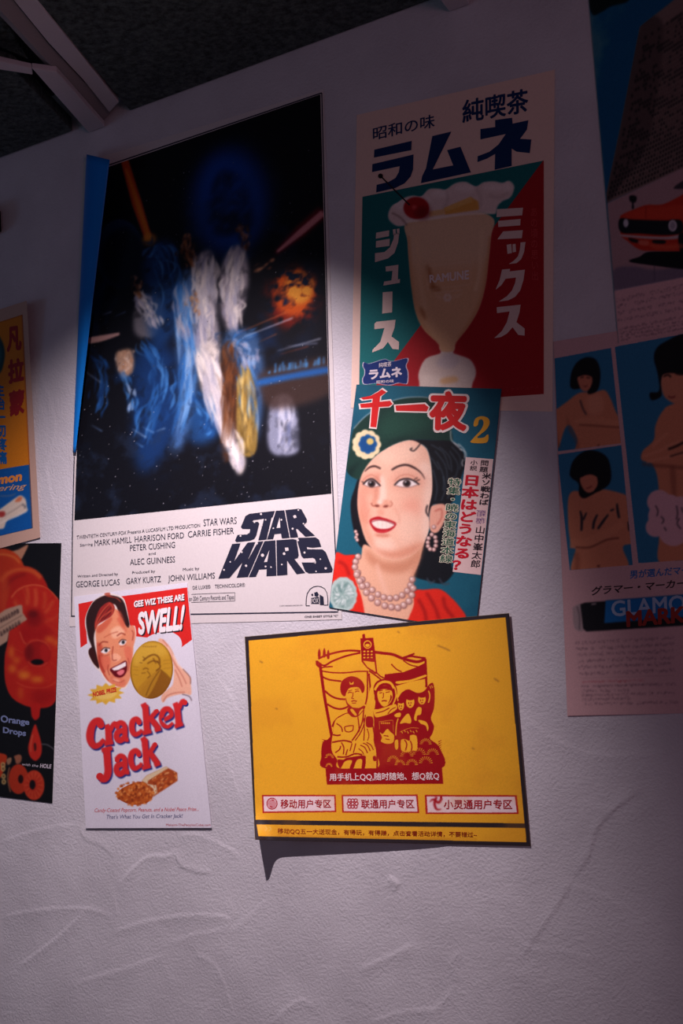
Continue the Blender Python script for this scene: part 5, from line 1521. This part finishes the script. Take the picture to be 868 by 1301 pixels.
A.stroke(g1(440, 470, 380, 466, 300, 452, 230, 452, 176, 460), 9, (222, 146, 108), 1, .95, clip=m1, taper=(1, .6)); A.stroke(g1(430, 490, 360, 486, 280, 480, 200, 476), 2, (130, 70, 54), 1.2, .7, clip=m1)
A.stroke(g1(205, 340, 222, 390, 240, 420), 2, (60, 50, 60), 1, .8, clip=m1); A.stroke(g1(60, 430, 70, 520, 90, 600), 3, (150, 84, 62), 2, .6, clip=m1); q = g1(306, 588)[0]; A.ell(q[0], q[1], 1.6, .9, (90, 40, 34), .6, .8)
# lower small photo
G(m2, SK, 140, 880, 170, 840, 240, 850, 320, 830, 420, 850, 470, 880, 490, 1000, 500, 1120, 440, 1150, 460, 1280, 170, 1300, 180, 1160, 150, 1110, 138, 1000, soft=.4)
G(m2, HR, 148, 740, 170, 670, 230, 622, 300, 622, 356, 660, 376, 740, 366, 800, 320, 836, 290, 850, 230, 880, 200, 860, 196, 800, 160, 770, soft=.4)
G(m2, (210, 130, 98), 204, 770, 240, 752, 290, 752, 302, 800, 280, 840, 246, 850, 216, 820, soft=.4); G(m2, HR, 196, 716, 250, 696, 310, 726, 298, 758, 250, 742, 206, 764, soft=.4); A.stroke(g1(238, 826, 256, 822, 270, 812), 1.4, (120, 40, 40), .5, .8, clip=m2)
A.stroke(g1(150, 1130, 220, 1130, 300, 1100, 380, 1060, 440, 1020), 13, (222, 144, 106), 1, .95, clip=m2, taper=(.9, .6)); A.stroke(g1(490, 1110, 430, 1110, 370, 1090), 9, (216, 138, 102), 1, .9, clip=m2)
A.stroke(g1(180, 1150, 260, 1150, 350, 1110, 420, 1100), 2.4, (120, 62, 48), 1.4, .7, clip=m2); A.stroke(g1(184, 1180, 190, 1240, 180, 1300), 6, (150, 84, 62), 4, .6, clip=m2); q = g1(306, 1254)[0]; A.ell(q[0], q[1], 2.2, 1.4, (90, 40, 34), .8, .8)
for p in [(205, 950, 214, 990, 212, 1060), (240, 960, 222, 1000), (300, 970, 282, 1010, 276, 1050), (360, 970, 330, 1010, 302, 1050), (408, 910, 412, 950, 420, 990), (392, 940, 372, 950), (470, 1010, 476, 1060)]:
    A.stroke(g1(*p), 3.2, (30, 34, 46), .8, .9, clip=m2, taper=(.6, .8))
# large photo
G(m3, SK, 720, 360, 660, 400, 620, 480, 610, 560, 550, 620, 544, 670, 600, 690, 630, 760, 640, 860, 650, 960, 640, 1100, 660, 1250, 960, 1250, 960, 300, soft=.5)
G(m3, (150, 84, 64), 700, 720, 730, 720, 735, 880, 715, 880, soft=3, alpha=.6); A.stroke(g1(546, 690, 620, 700, 700, 705, 800, 716), 3, (120, 64, 50), 2, .7, clip=m3)
for p in [(550, 650, 640, 620, 720, 580, 780, 566), (570, 680, 660, 660, 740, 640, 800, 630), (600, 600, 640, 560, 690, 520)]:
    A.stroke(g1(*p), 4, (226, 150, 114), 1.5, .8, clip=m3)
A.stroke(g1(690, 610, 730, 596, 780, 570), 3, (40, 24, 24), 1, .85, clip=m3); A.stroke(g1(700, 650, 760, 632, 800, 622), 2, (60, 34, 30), 1, .8, clip=m3)
G(m3, HR, 612, 110, 630, 50, 690, 10, 780, -30, 960, -60, 960, 180, 780, 180, 700, 190, 660, 210, 655, 280, 650, 320, 600, 340, 590, 300, 640, 290, 634, 200, soft=.4)
G(m3, (212, 138, 104), 652, 230, 680, 180, 780, 170, 880, 170, 880, 380, 760, 370, 690, 340, 660, 300, soft=.5); G(m3, HR, 640, 200, 700, 150, 800, 150, 880, 150, 880, 190, 780, 196, 700, 190, soft=1)
A.stroke(g1(664, 210, 690, 200, 706, 214), 2, (26, 18, 20), .6, .9, clip=m3); A.stroke(g1(730, 190, 760, 196, 790, 190), 3, (26, 18, 20), .6, .9, clip=m3); A.stroke(g1(690, 318, 710, 326, 730, 318), 2, (130, 50, 50), .6, .9, clip=m3)
cloudm = [(640, 900, 66), (620, 1040, 54), (700, 920, 60), (760, 930, 60), (720, 1060, 84), (660, 980, 80), (800, 1000, 90)]
for x, y, r in cloudm:
    q = g1(x, y)[0]; A.ell(q[0], q[1], r * .2306, r * .2306, (226, 178, 182), .3)
for p in [(620, 920, 634, 950, 628, 980), (650, 980, 666, 1000, 656, 1020), (668, 1040, 680, 1060), (736, 920, 742, 960, 736, 1000), (752, 990, 740, 1020, 760, 1050), (764, 930, 772, 960)]:
    A.stroke(g1(*p), 1.5, (50, 40, 50), .4, .85)
# pen
A.fill(g2(185, 470, 190, 445, 235, 428, 250, 500, 252, 588, 206, 586, 190, 550), (170, 150, 150), .5); A.stroke(g2(212, 440, 226, 500, 226, 586), 2, (110, 96, 100), .6, .8)
A.poly(g2(232, 428, 260, 418, 1100, 352, 1100, 545, 270, 597, 250, 580), (26, 26, 30), .3)
A.poly(g2(388, 405, 1100, 350, 1100, 490, 380, 545), (24, 110, 176), .6); A.stroke(g2(300, 428, 330, 424), 2, (200, 180, 180), .6, .8)
# illegible small print: rows of broken dashes
rs = np.random.default_rng(13)
rows = [(66, 742, 795, 705, 10, 0), (70, 788, 795, 752, 10, 0), (78, 832, 800, 800, 10, 0), (84, 880, 800, 850, 10, 0), (90, 925, 770, 895, 9, 0), (94, 972, 825, 944, 11, 0),
        (100, 1035, 580, 1020, 6, 1), (110, 1068, 800, 1046, 6, 0), (110, 1102, 470, 1090, 9, 0), (112, 1134, 800, 1114, 6, 0), (114, 1166, 480, 1154, 9, 0), (120, 1200, 825, 1182, 9, 0)]
for x0, y0, x1, y1, h, red in rows:
    x = x0
    while x < x1:
        w = rs.uniform(10, 22); y = y0 + (y1 - y0) * (x - x0) / (x1 - x0)
        if rs.random() > .1:
            for _ in range(3):
                dx, dy = rs.uniform(0, w * .6), rs.uniform(-h, h)
                A.stroke(g5(x + dx, y + dy, x + dx + rs.uniform(-5, 9), y + dy + rs.uniform(-6, 10)), .9, (170, 60, 70) if red else (74, 54, 66), .4, rs.uniform(.4, .85), smooth=False)
        x += w
A.stroke(g5(110, 1008, 800, 985), .5, (150, 110, 116), .3, .6)
A.grain(2.2).build('printed_picture', 2)
gm.letters('blue_lettering', [line('男が選んだマーカー', *g5(472, 260)[0], *g5(1040, 212)[0], 8.2, .02)], ink((40, 110, 176), .5), 5)
gm.letters('heading_lettering', [line('グラマー・マーカー', *g5(186, 384)[0], *g5(890, 322)[0], 8.6, .02, shear=.2)], ink((50, 36, 42), .5), 5)
gm.letters('pen_lettering', [fit('GLAMOUR', g2(421, 407, 1062, 352, 1062, 455, 426, 506), .02)], ink((158, 180, 206), .5), 5)
gm.letters('pen_lettering', [fit('MARKER', g2(514, 470, 1030, 424, 1030, 528, 518, 570), .04)], ink((150, 44, 36), .5), 7)

# ------------------------------------------------------------------ car poster above it
cp = Sheet('car_poster', 'dark poster of an orange-red car before a tall office tower, in the top right corner', 'poster',
           [(738, -120), (966, -190), (972, 402), (786.5, 436.5)], 0.0034, ink((210, 170, 170), .5, 'poster_paper'), n=50)
A = Print(cp, [(743.2, -60), (906, -108), (910, 412.5), (786, 436)], (14, 88, 132), 1.4)
k1, k2 = crop(690, 0, .20507), crop(690, 240, .20507)
c1, c2 = A.cloud(16, 21), A.cloud(8, 22)
A.blend(np.clip((c1 - .45) * 2, 0, 1) * .6, (20, 104, 134)); A.blend(np.clip((c1 - .6) * 3, 0, 1) * .4, (120, 150, 150))
A.fill(k1(270, -120, 300, 80, 360, 76, 420, 40, 520, 12, 560, -40, 640, -140), (14, 30, 26), 1, .95)
tower = [(690 + 600 * .20507, 34), (690 + 870 * .20507, -10), (912, -40), (912, 196), (771.5, 258), (770.5, 246), (788.5, 160)]
A.poly(tower, (124, 104, 98), .4); tm = A.mask(tower, False)
A.fill(k1(600, 170, 740, 140, 720, 500, 640, 900, 480, 1150, 390, 1240, 480, 780), (64, 54, 54), 3, .7, clip=tm)
rs = np.random.default_rng(3)
for i in range(34):            # rows of windows climb to the right, columns lean with the tower
    for j in range(30):
        x = 410 + j * 19 - 0; y = 1215 - i * 30 - j * 8.6
        lean = (1215 - y) * .23
        X = x + lean * (1 - j * .03) - 8
        dark = rs.random() < (.85 if (i < 9 or (i * 7 + j // 4) % 6 < 2) else .25)
        A.poly(k1(X, y, X + 11, y - 4, X + 12, y + (15 if dark else 20), X + 1, y + (19 if dark else 24)), (16, 18, 20) if dark else (84, 66, 64), .3, .85, clip=tm)
A.poly(np.r_[k1(398, 1258, 868, 1040), k1(1080, 940), k2(1080, 520, 868, 545, 440, 628)], (170, 138, 140), .4)
A.fill(k2(440, 500, 560, 480, 700, 500, 1000, 470, 1000, 560, 440, 625), (108, 100, 120), 3, .8); A.stroke(k2(690, 470, 692, 570), 1.2, (80, 76, 92), .5, .7)
A.poly(np.r_[k2(440, 630, 868, 547, 1080, 508), [(915, 420), (780, 445)]], (216, 172, 172), .3)
A.fill(k1(1000, 1050, 868, 1120, 810, 1165, 868, 1170, 1000, 1160), (60, 54, 60), .6)
# car
A.fill(k2(535, 450, 600, 420, 660, 390, 860, 380, 1080, 330, 1080, 500, 868, 496, 700, 476), (14, 16, 20), .6)
A.fill(k2(478, 180, 490, 160, 560, 130, 640, 100, 740, 96, 840, 50, 900, 20, 1080, -20, 1080, 380, 868, 386, 700, 384, 600, 376, 520, 320, 484, 290, 482, 240), (190, 48, 30), .4)
A.fill(k2(500, 160, 620, 120, 760, 110, 868, 100, 868, 180, 700, 190, 540, 186), (206, 66, 44), 2, .8); A.stroke(k2(640, 108, 636, 180), .8, (120, 26, 20), .4, .8)
A.fill(k2(476, 186, 560, 190, 760, 196, 800, 190, 860, 200, 862, 270, 760, 286, 600, 276, 484, 268), (20, 26, 32), .4)
q = k2(514, 212)[0]; A.ell(q[0], q[1], 3.4, 5.4, (190, 190, 196), .5); q = k2(804, 228)[0]; A.ell(q[0], q[1], 5.6, 7.4, (196, 190, 196), .6); A.ell(q[0], q[1], 3.4, 4.8, (150, 146, 156), .6)
A.fill(k2(482, 282, 600, 290, 760, 296, 860, 280, 900, 276, 900, 300, 860, 306, 760, 314, 600, 306, 490, 296), (188, 166, 168), .4)
A.fill(k2(530, 304, 590, 316, 596, 334, 550, 328), (26, 22, 26), .6); A.fill(k2(680, 318, 756, 320, 752, 340, 690, 338), (26, 22, 26), .6); A.fill(k2(590, 320, 650, 322, 650, 350, 600, 346), (214, 108, 86), 1, .8)
A.fill(k2(840, 290, 868, 270, 900, 280, 900, 390, 850, 386), (18, 18, 22), .6); A.fill(k2(640, 330, 680, 340, 760, 346, 860, 340, 860, 370, 700, 372), (220, 100, 70), 2, .6)
A.fill(k2(536, 46, 560, 40, 580, 50, 576, 80, 562, 86, 564, 120, 552, 122, 552, 86, 538, 74), (22, 22, 28), .5)
for x0, y0, x1, y1, h in [(450, 690, 868, 600, 12), (460, 728, 868, 640, 10), (462, 770, 868, 694, 10), (464, 815, 868, 735, 10), (474, 868, 868, 790, 7), (474, 890, 868, 815, 7), (478, 912, 868, 840, 7), (480, 935, 868, 860, 6)]:
    x = x0
    while x < 1000:
        w = rs.uniform(8, 22); y = y0 + (y1 - y0) * (x - x0) / (x1 - x0)
        if rs.random() > .16:
            for _ in range(3):
                dx, dy = rs.uniform(0, w * .7), rs.uniform(-h, h)
                A.stroke(k2(x + dx, y + dy, x + dx + rs.uniform(4, 10), y + dy + rs.uniform(-3, 4)), .9, (80, 60, 72), .4, rs.uniform(.3, .8), smooth=False)
        x += w
A.poly([(742.5, -60), (744, -60.5), (787, 436), (785.5, 436)], (120, 130, 140), .3, .5)
A.grain(2.2).build('printed_picture', 2)
# ------------------------------------------------------------------ dark wall box cut by the left edge
p_ = on_wall(np.array([(4.2, 266), (4.8, 297)], float), 0.0)
xr = p_[:, 0].mean(); zt, zb_ = p_[0, 2], p_[1, 2]
wb = empty('wall_box', (xr - 0.06, -0.002, (zt + zb_) / 2))  # unidentified black object; its body and front are made up
tag(wb, 'black box fixed to the wall at the left edge, above the medicine poster', 'box')
def rbox(name, lo, hi, mat, bev):
    o = slab(name, lo[0], hi[0], lo[1], hi[1], lo[2], hi[2], mat, wb)
    bm = bmesh.new(); bm.from_mesh(o.data); bmesh.ops.recalc_face_normals(bm, faces=bm.faces[:])
    bmesh.ops.bevel(bm, geom=bm.edges[:], offset=bev, segments=3, affect='EDGES'); bm.to_mesh(o.data); bm.free()
    return o
hz = (zt - zb_) / 2
rbox('cabinet', (-0.06, -0.050, -hz), (0.06, 0.0, hz), ink((14, 14, 16), .5), 0.006)
rbox('front_panel', (-0.052, -0.056, -hz + .008), (0.052, -0.050, hz - .008), rough_board('black_front', (.003, .003, .003), (.02, .02, .02), 400), 0.002)
